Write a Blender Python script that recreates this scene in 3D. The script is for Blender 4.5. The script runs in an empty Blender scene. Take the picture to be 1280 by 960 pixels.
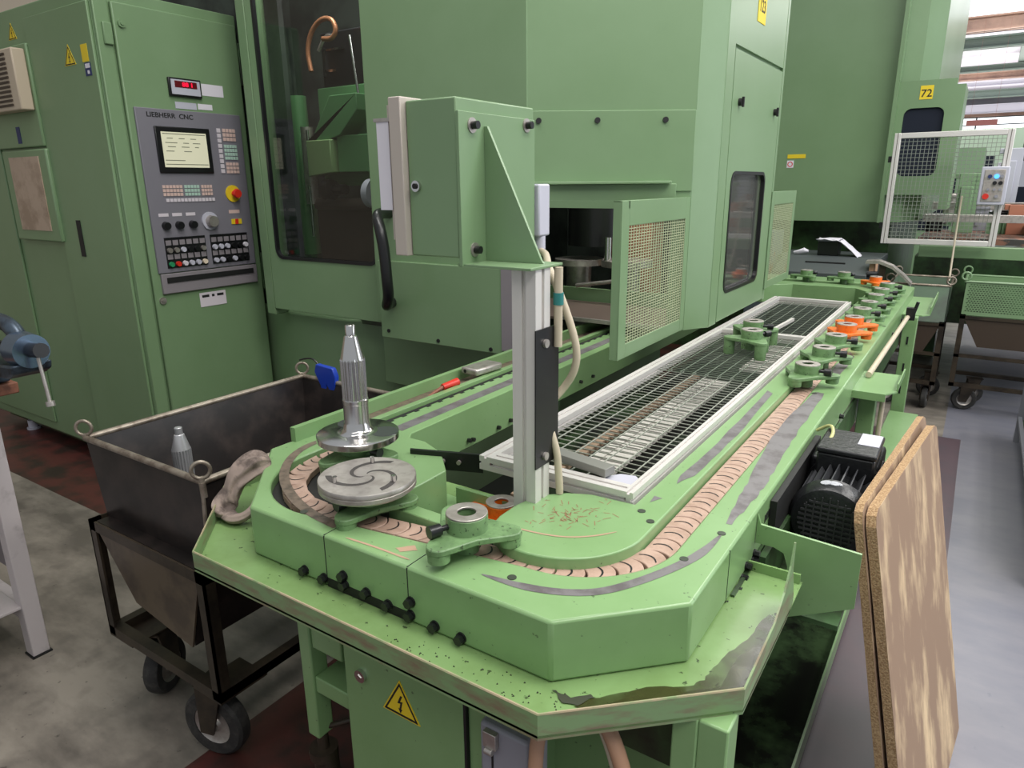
import bpy, bmesh, math, random
from mathutils import Vector, Matrix
PI = math.pi
SC = bpy.context.scene
COL = SC.collection
random.seed(7)

# ---------------------------------------------------------------- camera
F_PX, PITCH, ROLL, YAW, CAM_H = 862.5, math.radians(16.15), math.radians(-0.53), math.radians(-33.77), 1.5
fw = Vector((math.sin(YAW)*math.cos(PITCH), math.cos(YAW)*math.cos(PITCH), -math.sin(PITCH)))
r0 = Vector((math.cos(YAW), -math.sin(YAW), 0)); u0 = r0.cross(fw)
rt = math.cos(ROLL)*r0+math.sin(ROLL)*u0; up = -math.sin(ROLL)*r0+math.cos(ROLL)*u0
cam = bpy.data.cameras.new('camera'); camo = bpy.data.objects.new('camera', cam); COL.objects.link(camo)
m = Matrix((rt, up, -fw)).transposed().to_4x4(); m.translation = Vector((0, 0, CAM_H)); camo.matrix_world = m
cam.sensor_fit = 'HORIZONTAL'; cam.sensor_width = 36.0; cam.lens = 36.0*F_PX/1280.0
cam.clip_start = 0.02; cam.clip_end = 200
SC.camera = camo

def _ray(u, v): return rt*((u-640)/F_PX)-up*((v-480)/F_PX)+fw
def PZ(u, v, z): d = _ray(u, v); t = (z-CAM_H)/d.z; return (d.x*t, d.y*t)        # point of the plane z where the photo shows it
def PX(u, v, x): d = _ray(u, v); t = x/d.x; return (d.y*t, CAM_H+d.z*t)
def PY(u, v, y): d = _ray(u, v); t = y/d.y; return (d.x*t, CAM_H+d.z*t)

# ---------------------------------------------------------------- light
w = bpy.data.worlds.new('hall_light'); SC.world = w; w.use_nodes = True
w.node_tree.nodes['Background'].inputs[0].default_value = (0.90, 0.95, 1.0, 1)
w.node_tree.nodes['Background'].inputs[1].default_value = 0.40
def area(name, loc, size, power, rot=(0, 0, 0), col=(1, 0.97, 0.93)):
    l = bpy.data.lights.new(name, 'AREA'); l.shape = 'RECTANGLE'; l.size, l.size_y = size; l.energy = power; l.color = col
    o = bpy.data.objects.new(name, l); COL.objects.link(o); o.location = loc; o.rotation_euler = rot
    return o
area('hall_lamps_aisle', (1.7, 1.8, 4.4), (0.9, 6.0), 215)
area('hall_lamps_front', (0.6, -1.6, 4.4), (4.0, 0.9), 24)
area('hall_lamps_left', (-1.1, 1.3, 4.6), (2.6, 0.7), 72)
area('hall_lamps_back', (-0.2, 7.5, 4.8), (3.0, 4.0), 190)
area('hall_lamps_far', (0, 15, 4.9), (8, 1.5), 300)
area('window_daylight', (3.8, 4.5, 2.8), (5.0, 2.5), 95, (0, math.radians(72), 0), (0.88, 0.94, 1.0))
area('door_interior_fill', (-2.85, 2.62, 2.85), (0.5, 0.25), 11)  # added fill that lifts the dark interior behind the door window
area('opening_interior_fill', (-1.15, 2.72, 1.85), (0.3, 0.2), 5)  # added fill for the machine opening, stands for no known lamp
area('ceiling_bounce_fill', (0, 24, 3.2), (10, 16), 1300, (PI, 0, 0))  # added upward fill that brightens the far ceiling, no fitting there
vs = SC.view_settings
vs.view_transform = 'Standard'; vs.look = 'None'; vs.gamma = 1.0; vs.exposure = 0.2; vs.use_curve_mapping = False

# ---------------------------------------------------------------- materials
def srgb(r, g, b):
    f = lambda c: (c/255/12.92) if c/255 <= 0.04045 else ((c/255+0.055)/1.055)**2.4
    return (f(r), f(g), f(b), 1)
def mat(name, col, rough=0.5, metal=0.0, col2=None, scale=8.0, thr=(0.45, 0.62), bump=0.0, bscale=60.0, emit=None, estr=1.0, detail=6.0, stretch=None):
    M = bpy.data.materials.new(name); M.use_nodes = True; nt = M.node_tree; b = nt.nodes['Principled BSDF']
    b.inputs['Base Color'].default_value = col; b.inputs['Roughness'].default_value = rough; b.inputs['Metallic'].default_value = metal
    tc = nt.nodes.new('ShaderNodeNewGeometry')
    vec = tc.outputs['Position']
    if stretch:
        mp = nt.nodes.new('ShaderNodeMapping'); mp.inputs['Scale'].default_value = stretch; nt.links.new(vec, mp.inputs['Vector']); vec = mp.outputs[0]
    if col2:
        n = nt.nodes.new('ShaderNodeTexNoise'); n.inputs['Scale'].default_value = scale; n.inputs['Detail'].default_value = detail; n.inputs['Roughness'].default_value = 0.62
        nt.links.new(vec, n.inputs['Vector'])
        r = nt.nodes.new('ShaderNodeMapRange'); r.inputs['From Min'].default_value = thr[0]; r.inputs['From Max'].default_value = thr[1]
        nt.links.new(n.outputs['Fac'], r.inputs['Value'])
        mx = nt.nodes.new('ShaderNodeMix'); mx.data_type = 'RGBA'; mx.inputs[6].default_value = col; mx.inputs[7].default_value = col2
        nt.links.new(r.outputs[0], mx.inputs[0]); nt.links.new(mx.outputs[2], b.inputs['Base Color'])
    if bump:
        n2 = nt.nodes.new('ShaderNodeTexNoise'); n2.inputs['Scale'].default_value = bscale; n2.inputs['Detail'].default_value = 4
        nt.links.new(vec, n2.inputs['Vector'])
        bp = nt.nodes.new('ShaderNodeBump'); bp.inputs['Strength'].default_value = bump; bp.inputs['Distance'].default_value = 0.004
        nt.links.new(n2.outputs['Fac'], bp.inputs['Height']); nt.links.new(bp.outputs[0], b.inputs['Normal'])
    if emit:
        b.inputs['Emission Color'].default_value = emit; b.inputs['Emission Strength'].default_value = estr
    return M
def grime(M, col, scale, lo, hi, amt=1.0):
    """a second layer of specks or stains with its own shape"""
    nt = M.node_tree; b = nt.nodes['Principled BSDF']; g = nt.nodes.new('ShaderNodeNewGeometry')
    n = nt.nodes.new('ShaderNodeTexNoise'); n.inputs['Scale'].default_value = scale; n.inputs['Detail'].default_value = 3
    nt.links.new(g.outputs['Position'], n.inputs['Vector'])
    r = nt.nodes.new('ShaderNodeMapRange'); r.inputs['From Min'].default_value = lo; r.inputs['From Max'].default_value = hi; r.inputs['To Max'].default_value = amt
    nt.links.new(n.outputs['Fac'], r.inputs['Value'])
    mx = nt.nodes.new('ShaderNodeMix'); mx.data_type = 'RGBA'; mx.inputs[7].default_value = col
    src = b.inputs['Base Color'].links[0].from_socket if b.inputs['Base Color'].links else None
    if src: nt.links.new(src, mx.inputs[6])
    else: mx.inputs[6].default_value = b.inputs['Base Color'].default_value
    nt.links.new(r.outputs[0], mx.inputs[0]); nt.links.new(mx.outputs[2], b.inputs['Base Color'])
    return M
GREEN = mat('green_machine_paint', srgb(122, 149, 112), 0.34, col2=srgb(114, 142, 103), scale=1.6, thr=(0.35, 0.7))
GREEN_SIDE = GREEN
CONV = grime(mat('green_conveyor_paint', srgb(130, 164, 113), 0.28, col2=srgb(121, 155, 103), scale=5, thr=(0.4, 0.7)), srgb(70, 84, 58), 95, 0.70, 0.74, 0.8)
TRAYM = grime(mat('green_tray_paint', srgb(124, 155, 100), 0.26, col2=srgb(112, 140, 86), scale=9, thr=(0.4, 0.7)), srgb(44, 52, 34), 70, 0.66, 0.71, 0.85)
LIPM = mat('worn_lip_paint', srgb(122, 150, 104), 0.4, col2=srgb(124, 112, 88), scale=14, thr=(0.44, 0.66), stretch=(1, 1, 4))
DKGREEN = mat('dark_oily_green', srgb(62, 92, 55), 0.3, col2=srgb(38, 46, 32), scale=6, thr=(0.4, 0.6))
CARR = grime(mat('green_carrier_paint', srgb(112, 144, 98), 0.4, col2=srgb(92, 122, 80), scale=30), srgb(48, 58, 40), 140, 0.63, 0.68, 0.8)
ORANGE = mat('orange_paint', srgb(226, 112, 28), 0.4, col2=srgb(196, 84, 20), scale=60, thr=(0.5, 0.7))
CHAIN = mat('tan_chain_plastic', srgb(180, 152, 136), 0.5, col2=srgb(156, 128, 112), scale=35, thr=(0.4, 0.7))
DARKGAP = mat('dark_recess', srgb(30, 29, 26), 0.7)
BLACK = mat('black_plastic', srgb(22, 22, 24), 0.32)
BLACKM = mat('black_motor_paint', srgb(26, 27, 29), 0.35, bump=0.3, bscale=90)
RUBBER = mat('dark_rubber', srgb(40, 39, 38), 0.75, col2=srgb(60, 58, 55), scale=30)
STEEL = mat('machined_steel', srgb(208, 206, 204), 0.18, 1.0)
STEELB = mat('brushed_steel', srgb(186, 180, 174), 0.42, 0.75, col2=srgb(168, 160, 154), scale=40)
ALU = mat('anodised_aluminium', srgb(214, 210, 206), 0.42, 0.3)
ALUD = mat('aluminium_groove', srgb(104, 99, 92), 0.55, 0.3)
WIRE = mat('galvanised_wire', srgb(172, 175, 164), 0.4, 0.3)
BINM = mat('oily_black_steel', srgb(36, 32, 31), 0.34, 0.25, col2=srgb(58, 50, 47), scale=11, thr=(0.45, 0.7))
STANDM = mat('brown_oiled_steel', srgb(66, 57, 46), 0.42, 0.35, col2=srgb(44, 38, 32), scale=9)
RIMM = mat('bare_rim_steel', srgb(158, 148, 134), 0.38, 0.6, col2=srgb(120, 108, 96), scale=25)
BOARD = mat('chipboard_face', srgb(146, 120, 98), 0.7, col2=srgb(214, 188, 150), scale=4.0, thr=(0.47, 0.66), stretch=(2.5, 2.5, 0.8), detail=9)
BEDGE = mat('chipboard_edge', srgb(184, 154, 116), 0.9, col2=srgb(146, 116, 82), scale=260, thr=(0.42, 0.58), bump=0.6, bscale=260)
PANEL = mat('grey_operator_panel', srgb(122, 120, 128), 0.5)
PANEL2 = mat('grey_keyboard_tray', srgb(134, 128, 132), 0.5)
BEIGE = mat('beige_sheet_metal', srgb(196, 180, 158), 0.5)
BEIGE2 = mat('beige_enclosure_front', srgb(188, 178, 168), 0.5)
WHITE = mat('white_paper', srgb(224, 220, 228), 0.7)
YELLOW = mat('yellow_sticker', srgb(228, 200, 40), 0.5)
INK = mat('black_ink', srgb(22, 22, 22), 0.6)
RED = mat('red_plastic', srgb(206, 48, 34), 0.35)
BLUE = mat('blue_plastic', srgb(28, 62, 168), 0.35)
NAVY = mat('navy_sticker', srgb(34, 48, 98), 0.5)
KEYP = mat('pink_keys', srgb(214, 186, 176), 0.5); KEYG = mat('pale_green_keys', srgb(176, 204, 190), 0.5); KEYW = mat('pale_keys', srgb(214, 206, 212), 0.5)
GREYL = mat('light_grey_plastic', srgb(186, 186, 198), 0.45)
GREYM = mat('grey_cast_box', srgb(140, 140, 148), 0.45)
HOSEM = mat('beige_cable', srgb(188, 176, 154), 0.5)
HOSEP = mat('tan_hose', srgb(170, 132, 106), 0.5)
BENCHM = mat('off_white_bench_steel', srgb(190, 182, 182), 0.5, col2=srgb(150, 142, 142), scale=10, thr=(0.55, 0.75))
WOODR = mat('brown_bench_edge', srgb(128, 82, 62), 0.7, col2=srgb(96, 60, 46), scale=30)
CLAMP = mat('blue_grey_cast_iron', srgb(74, 86, 98), 0.35, 0.6, col2=srgb(42, 46, 52), scale=25)
RAG = mat('grey_rag', srgb(150, 134, 124), 0.9, col2=srgb(96, 84, 78), scale=22, bump=0.5, bscale=40)
WORN = mat('worn_bare_metal', srgb(128, 124, 126), 0.4, 0.3, col2=srgb(104, 98, 100), scale=22)
WEARB = mat('brown_wear_groove', srgb(112, 98, 84), 0.5, col2=srgb(80, 70, 60), scale=40)
SCRATCH = mat('bare_scratch', srgb(176, 146, 122), 0.5)
OIL = mat('oily_brown_film', srgb(58, 60, 30), 0.18)
_n = OIL.node_tree.nodes.new('ShaderNodeTexNoise'); _n.inputs['Scale'].default_value = 16; _g = OIL.node_tree.nodes.new('ShaderNodeNewGeometry'); OIL.node_tree.links.new(_g.outputs['Position'], _n.inputs['Vector'])
_r = OIL.node_tree.nodes.new('ShaderNodeMapRange'); _r.inputs['From Min'].default_value = 0.30; _r.inputs['From Max'].default_value = 0.62; _r.inputs['To Min'].default_value = 0.35; OIL.node_tree.links.new(_n.outputs['Fac'], _r.inputs['Value']); OIL.node_tree.links.new(_r.outputs[0], OIL.node_tree.nodes['Principled BSDF'].inputs['Alpha'])
SCREENM = mat('lit_screen', srgb(190, 188, 164), 0.3, emit=srgb(206, 204, 176), estr=0.40)
LEDM = mat('red_led_digits', srgb(190, 10, 40), 0.3, emit=srgb(255, 20, 60), estr=1.2)
LEDOFF = mat('dark_red_display', srgb(96, 8, 22), 0.3)
BLUELED = mat('lit_blue_button', srgb(60, 140, 255), 0.3, emit=srgb(80, 160, 255), estr=1.6)
SLATE = mat('dark_slate_top', srgb(74, 80, 80), 0.5)
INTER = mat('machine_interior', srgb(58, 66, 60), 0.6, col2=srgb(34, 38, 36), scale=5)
INTERG = mat('machine_interior_green', srgb(92, 140, 92), 0.4)
COPPER = mat('copper_hose', srgb(176, 120, 86), 0.35, 0.4)
SLAT = mat('pale_slat_chain', srgb(204, 200, 192), 0.5)
PINKW = mat('beige_filter_window', srgb(186, 164, 144), 0.6, col2=srgb(160, 138, 118), scale=7)

def glass(name, tint, gloss=0.10, opacity=0.25, dark=(0.01, 0.012, 0.012, 1)):
    M = bpy.data.materials.new(name); M.use_nodes = True; nt = M.node_tree; nt.nodes.clear()
    o = nt.nodes.new('ShaderNodeOutputMaterial'); t = nt.nodes.new('ShaderNodeBsdfTransparent'); t.inputs[0].default_value = tint
    d = nt.nodes.new('ShaderNodeBsdfDiffuse'); d.inputs[0].default_value = dark
    g = nt.nodes.new('ShaderNodeBsdfGlossy'); g.inputs['Roughness'].default_value = 0.05
    a = nt.nodes.new('ShaderNodeMixShader'); a.inputs[0].default_value = opacity; nt.links.new(t.outputs[0], a.inputs[1]); nt.links.new(d.outputs[0], a.inputs[2])
    lw = nt.nodes.new('ShaderNodeLayerWeight'); lw.inputs[0].default_value = 0.35; fr = nt.nodes.new('ShaderNodeMath'); fr.operation = 'MULTIPLY'; fr.inputs[1].default_value = 0.35; nt.links.new(lw.outputs['Facing'], fr.inputs[0])
    c = nt.nodes.new('ShaderNodeMixShader'); nt.links.new(fr.outputs[0], c.inputs[0]); nt.links.new(a.outputs[0], c.inputs[1]); nt.links.new(g.outputs[0], c.inputs[2])
    nt.links.new(c.outputs[0], o.inputs[0]); return M
GLASS = glass('dark_window_glass', (0.72, 0.76, 0.74, 1), opacity=0.14)
GLASSR = glass('smoked_window_glass', (0.5, 0.5, 0.5, 1), opacity=0.30, dark=(0.20, 0.20, 0.19, 1))
GLASSD = glass('black_window_glass', (0.1, 0.1, 0.12, 1), opacity=0.8, dark=(0.03, 0.035, 0.05, 1))

# ---------------------------------------------------------------- mesh helpers
class MB:
    def __init__(s): s.bm = bmesh.new()
    def _add(s, vs, fs, M=None):
        bv = [s.bm.verts.new((M @ Vector(v)) if M else v) for v in vs]
        for f in fs:
            try: s.bm.faces.new([bv[i] for i in f])
            except ValueError: pass
        return bv
    def box(s, x0, x1, y0, y1, z0, z1, M=None):
        v = [(x, y, z) for z in (z0, z1) for y in (y0, y1) for x in (x0, x1)]
        s._add(v, [(0, 2, 3, 1), (4, 5, 7, 6), (0, 1, 5, 4), (2, 6, 7, 3), (0, 4, 6, 2), (1, 3, 7, 5)], M); return s
    def prism(s, poly, z0, z1, M=None):
        n = len(poly); a = sum(poly[i][0]*poly[(i+1) % n][1]-poly[(i+1) % n][0]*poly[i][1] for i in range(n))
        if a < 0: poly = poly[::-1]
        v = [(p[0], p[1], z0) for p in poly]+[(p[0], p[1], z1) for p in poly]
        s._add(v, [tuple(range(n-1, -1, -1)), tuple(range(n, 2*n))]+[(i, (i+1) % n, n+(i+1) % n, n+i) for i in range(n)], M); return s
    def hprism(s, poly, fn0, fn1):
        """polygon in any plane: fn maps (a,b) to a 3D point on either face"""
        n = len(poly); v = [fn0(*p) for p in poly]+[fn1(*p) for p in poly]
        s._add(v, [tuple(range(n-1, -1, -1)), tuple(range(n, 2*n))]+[(i, (i+1) % n, n+(i+1) % n, n+i) for i in range(n)]); return s
    def wall(s, p, q, z0, z1, t=0.02):
        d = Vector((q[0]-p[0], q[1]-p[1])).normalized(); nrm = Vector((-d.y, d.x))*t
        return s.prism([p, q, (q[0]+nrm.x, q[1]+nrm.y), (p[0]+nrm.x, p[1]+nrm.y)], z0, z1)
    def lathe(s, prof, seg=32, M=None, cap=True):
        vs = []; fs = []; n = len(prof)
        for k in range(seg):
            a = 2*PI*k/seg; vs += [(r*math.cos(a), r*math.sin(a), z) for r, z in prof]
        for k in range(seg):
            k2 = (k+1) % seg
            for i in range(n-1): fs.append((k*n+i, k2*n+i, k2*n+i+1, k*n+i+1))
        if cap:
            if prof[0][0] > 1e-6: fs.append(tuple(k*n for k in range(seg-1, -1, -1)))
            if prof[-1][0] > 1e-6: fs.append(tuple(k*n+n-1 for k in range(seg)))
        s._add(vs, fs, M); return s
    def cyl(s, a, b, r, r2=None, seg=20):
        a = Vector(a); b = Vector(b); d = b-a; q = d.to_track_quat('Z', 'Y').to_matrix().to_4x4(); q.translation = a
        return s.lathe([(r, 0), (r if r2 is None else r2, d.length)], seg, q)
    def ring(s, c, ro, ri, z0, z1, seg=36, M=None):
        T = Matrix.Translation(c) if M is None else M
        prof = [(ri, z0), (ro, z0), (ro, z1), (ri, z1), (ri, z0)]
        return s.lathe(prof, seg, T, cap=False)
    def torus(s, M, R, r, seg=24, ss=10):
        vs = []; fs = []
        for i in range(seg):
            a = 2*PI*i/seg
            for j in range(ss):
                b = 2*PI*j/ss; vs.append(((R+r*math.cos(b))*math.cos(a), (R+r*math.cos(b))*math.sin(a), r*math.sin(b)))
        for i in range(seg):
            for j in range(ss):
                fs.append((i*ss+j, ((i+1) % seg)*ss+j, ((i+1) % seg)*ss+(j+1) % ss, i*ss+(j+1) % ss))
        s._add(vs, fs, M); return s
    def tube(s, pts, r, seg=10, smooth=0):
        P = [Vector(p) for p in pts]
        for _ in range(smooth):
            Q = [P[0]]
            for i in range(len(P)-1): Q += [P[i].lerp(P[i+1], .25), P[i].lerp(P[i+1], .75)]
            P = Q+[P[-1]]
        up_ = Vector((0, 0, 1)); vs = []; fs = []; n = len(P); prev = None
        for i, p in enumerate(P):
            d = (P[min(i+1, n-1)]-P[max(i-1, 0)]).normalized()
            if prev is None:
                a = d.cross(up_)
                if a.length < 1e-3: a = d.cross(Vector((1, 0, 0)))
            else: a = prev-d*prev.dot(d)
            a.normalize(); prev = a; b = d.cross(a)
            vs += [p+(a*math.cos(2*PI*k/seg)+b*math.sin(2*PI*k/seg))*r for k in range(seg)]
        for i in range(n-1):
            for k in range(seg): fs.append((i*seg+k, i*seg+(k+1) % seg, (i+1)*seg+(k+1) % seg, (i+1)*seg+k))
        fs += [tuple(range(seg-1, -1, -1)), tuple((n-1)*seg+k for k in range(seg))]
        s._add(vs, fs); return s
    def flat(s, pts, z):
        s._add([(p[0], p[1], z) for p in pts], [tuple(range(len(pts)))]); return s
    def quad(s, pts): s._add(pts, [tuple(range(len(pts)))]); return s

def origin(o):
    v = Vector((0, 0, 0))
    while o is not None: v = v+o.location; o = o.parent
    return v
def obj(name, mb, mt, parent=None, bevel=0.0, smooth=True, local=False, label=None, kind=None):
    bm = mb.bm
    if parent is not None and not local:
        o_ = origin(parent)
        for v in bm.verts: v.co -= o_
    bmesh.ops.recalc_face_normals(bm, faces=bm.faces)
    me = bpy.data.meshes.new(name); bm.to_mesh(me); bm.free()
    me.materials.append(mt)
    o = bpy.data.objects.new(name, me); COL.objects.link(o)
    if parent is not None: o.parent = parent
    if bevel:
        b = o.modifiers.new('bevel', 'BEVEL'); b.width = bevel; b.segments = 2; b.limit_method = 'ANGLE'; b.angle_limit = math.radians(40)
    if smooth:
        for p in me.polygons: p.use_smooth = True
        me.set_sharp_from_angle(angle=math.radians(38))
    if label: o['label'] = label
    if kind: o['kind'] = kind
    return o
def thing(name, label, cat, loc=(0, 0, 0), rz=0.0, group=None):
    o = bpy.data.objects.new(name, None); COL.objects.link(o); o.location = loc; o.rotation_euler = (0, 0, rz); o.empty_display_size = 0.05
    o['label'] = label; o['category'] = cat
    if group: o['group'] = group
    return o
def tag(o, label, cat, group=None):
    o['label'] = label; o['category'] = cat
    if group: o['group'] = group
    return o
def structure(name, mb, mt, **k):
    o = obj(name, mb, mt, None, **k); o['kind'] = 'structure'; return o
def dup(root, loc, rz=None, label=None, group=None):
    r = root.copy(); COL.objects.link(r); r.location = loc
    if rz is not None: r.rotation_euler = (0, 0, rz)
    if label: r['label'] = label
    if group: r['group'] = group
    for ch in list(root.children):
        c = ch.copy(); COL.objects.link(c); c.parent = r
        for g in list(ch.children):
            d = g.copy(); COL.objects.link(d); d.parent = c
    return r
def text(name, s, size, M, mt, parent, bold=0.0, sx=1.0):
    cu = bpy.data.curves.new(name, 'FONT'); cu.body = s; cu.size = size; cu.extrude = 0.0006; cu.offset = bold; cu.align_x = 'CENTER'; cu.align_y = 'CENTER'
    t = bpy.data.objects.new(name+'_tmp', cu); COL.objects.link(t)
    dg = bpy.context.evaluated_depsgraph_get(); me = bpy.data.meshes.new_from_object(t.evaluated_get(dg)); me.name = name
    bpy.data.objects.remove(t); bpy.data.curves.remove(cu)
    me.transform(M @ Matrix.Diagonal((sx, 1, 1, 1)))
    if parent is not None: me.transform(Matrix.Translation(-origin(parent)))
    me.materials.clear(); me.materials.append(mt)
    o = bpy.data.objects.new(name, me); COL.objects.link(o); o.parent = parent
    return o
FACE_X = Matrix(((0, 0, 1, 0), (1, 0, 0, 0), (0, 1, 0, 0), (0, 0, 0, 1)))     # local x -> +Y, local y -> +Z, normal +X
FACE_NY = Matrix(((1, 0, 0, 0), (0, 0, -1, 0), (0, 1, 0, 0), (0, 0, 0, 1)))   # local x -> +X, local y -> +Z, normal -Y
def at(M, x, y, z): return Matrix.Translation((x, y, z)) @ M

# ================================================================ SETTING
def floor_mat():
    M = mat('concrete_floor', srgb(96, 90, 83), 0.42, col2=srgb(148, 140, 129), scale=2.0, thr=(0.38, 0.62), detail=10, bump=0.08, bscale=14, stretch=(1, 2.2, 1))
    grime(M, srgb(96, 90, 84), 9, 0.52, 0.70, 0.6); grime(M, srgb(60, 54, 50), 38, 0.68, 0.74, 0.7)
    nt = M.node_tree; b = nt.nodes['Principled BSDF']; g = nt.nodes.new('ShaderNodeNewGeometry'); sp = nt.nodes.new('ShaderNodeSeparateXYZ')
    n = nt.nodes.new('ShaderNodeTexNoise'); n.inputs['Scale'].default_value = 14
    ad = nt.nodes.new('ShaderNodeVectorMath'); ad.operation = 'MULTIPLY_ADD'; ad.inputs[1].default_value = (0.03, 0.03, 0)
    nt.links.new(n.outputs['Color'], ad.inputs[0]); nt.links.new(g.outputs['Position'], ad.inputs[2]); nt.links.new(ad.outputs[0], sp.inputs[0])
    def mth(op, a, bb):
        k = nt.nodes.new('ShaderNodeMath'); k.operation = op
        for i, v in enumerate((a, bb)):
            if isinstance(v, (int, float)): k.inputs[i].default_value = v
            else: nt.links.new(v, k.inputs[i])
        return k.outputs[0]
    X, Y = sp.outputs[0], sp.outputs[1]
    z1 = mth('MULTIPLY', mth('GREATER_THAN', X, -1.56), mth('LESS_THAN', X, 0.095))
    z1 = mth('MULTIPLY', z1, mth('LESS_THAN', Y, 4.74))
    z2 = mth('MULTIPLY', mth('GREATER_THAN', Y, 1.41), mth('LESS_THAN', X, -1.5))
    zz = mth('MAXIMUM', z1, z2)
    n2 = nt.nodes.new('ShaderNodeTexNoise'); n2.inputs['Scale'].default_value = 7; n2.inputs['Detail'].default_value = 8
    nt.links.new(g.outputs['Position'], n2.inputs['Vector'])
    cr = nt.nodes.new('ShaderNodeMapRange'); cr.inputs['From Min'].default_value = 0.42; cr.inputs['From Max'].default_value = 0.62; nt.links.new(n2.outputs['Fac'], cr.inputs['Value'])
    red = nt.nodes.new('ShaderNodeMix'); red.data_type = 'RGBA'; red.inputs[6].default_value = srgb(88, 46, 42); red.inputs[7].default_value = srgb(50, 38, 34); nt.links.new(cr.outputs[0], red.inputs[0])
    rpos = nt.nodes.new('ShaderNodeMapRange'); rpos.inputs['From Min'].default_value = -0.6; rpos.inputs['From Max'].default_value = -0.3; nt.links.new(X, rpos.inputs['Value'])
    pur = nt.nodes.new('ShaderNodeMix'); pur.data_type = 'RGBA'; pur.inputs[7].default_value = srgb(84, 74, 82); nt.links.new(red.outputs[2], pur.inputs[6]); nt.links.new(mth('MULTIPLY', rpos.outputs[0], 0.8), pur.inputs[0])
    fin = nt.nodes.new('ShaderNodeMix'); fin.data_type = 'RGBA'; nt.links.new(zz, fin.inputs[0]); nt.links.new(pur.outputs[2], fin.inputs[7])
    base = b.inputs['Base Color'].links[0].from_socket
    # the aisle is a cooler, bluer coating
    ais = nt.nodes.new('ShaderNodeMix'); ais.data_type = 'RGBA'; ais.inputs[7].default_value = srgb(118, 120, 134); nt.links.new(base, ais.inputs[6])
    nt.links.new(mth('MULTIPLY', mth('GREATER_THAN', X, 0.0), 0.75), ais.inputs[0])
    nt.links.new(ais.outputs[2], fin.inputs[6]); nt.links.new(fin.outputs[2], b.inputs['Base Color'])
    return M
structure('floor', MB().box(-9, 9, -4, 42, -0.1, 0), floor_mat(), smooth=False)
structure('wall_left', MB().box(-8.1, -8, -4, 42, 0, 6), BEIGE, smooth=False)
CEILM = mat('ceiling_panels', srgb(196, 192, 204), 0.7, col2=srgb(170, 166, 176), scale=0.5)
structure('ceiling', MB().box(-9, 9, 13, 16.2, 5.6, 5.7).box(-9, 9, 16.2, 16.3, 5.0, 5.7).box(-9, 9, 20.6, 20.7, 4.75, 5.1).box(-9, 9, 20.6, 42, 4.75, 4.85), CEILM, smooth=False)
SKY = mat('skylight_panel', srgb(226, 228, 240), 0.5, emit=(0.86, 0.88, 0.96, 1), estr=0.8)
structure('window_2', MB().box(-9, 9, 16.3, 20.6, 5.0, 5.05), SKY, smooth=False)
structure('window_3', MB().box(-9, 9, 28.4, 29.6, 4.72, 4.75), SKY, smooth=False)
BROWNB = mat('brown_beam', srgb(158, 128, 112), 0.5, col2=srgb(122, 96, 84), scale=1.2); DKB = mat('dark_green_beam', srgb(84, 98, 90), 0.6)
def ibeam(y, z0, z1, w_): return MB().box(-9, 9, y+w_*0.35, y+w_*0.65, z0, z1).box(-9, 9, y, y+w_, z0, z0+0.03).box(-9, 9, y, y+w_, z1-0.03, z1)
PALEB = mat('pale_beam', srgb(186, 186, 196), 0.5)
for i, (y, z0, z1, mt) in enumerate([(17.0, 4.22, 4.49, BROWNB), (18.2, 4.08, 4.31, DKB), (24.0, 4.32, 4.48, DKB), (26.0, 4.33, 4.53, BROWNB), (28.0, 4.34, 4.50, PALEB), (30.0, 4.18, 4.44, DKB), (33.0, 3.90, 4.22, PALEB), (33.2, 3.80, 3.92, BROWNB)]):
    structure('trim_%d' % (i+1), ibeam(y, z0, z1, 0.22), mt, smooth=False)
for i, x in enumerate((-2.6, 0.15, 3.0)):
    structure('trim_%d' % (i+9), MB().box(x, x+0.2, 20.6, 24.2, 4.5, 4.76), DKB, smooth=False)
structure('wall_back', MB().box(-9, 9, 41.5, 41.7, 0, 3.7).box(-9, 9, 41.5, 41.7, 4.32, 6), mat('back_wall', srgb(150, 156, 150), 0.8), smooth=False)
WINE = mat('daylight_pane', srgb(240, 244, 250), 0.4, emit=(0.92, 0.96, 1, 1), estr=1.5)
structure('window_1', MB().box(-9, 9, 41.55, 41.6, 3.7, 4.32), WINE, smooth=False)
fr = MB()
for i in range(10): fr.box(-9+i*2, -8.94+i*2, 41.4, 41.5, 3.7, 4.32)
structure('trim_15', fr.box(-9, 9, 41.4, 41.5, 3.98, 4.02), DKB, smooth=False)

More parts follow.
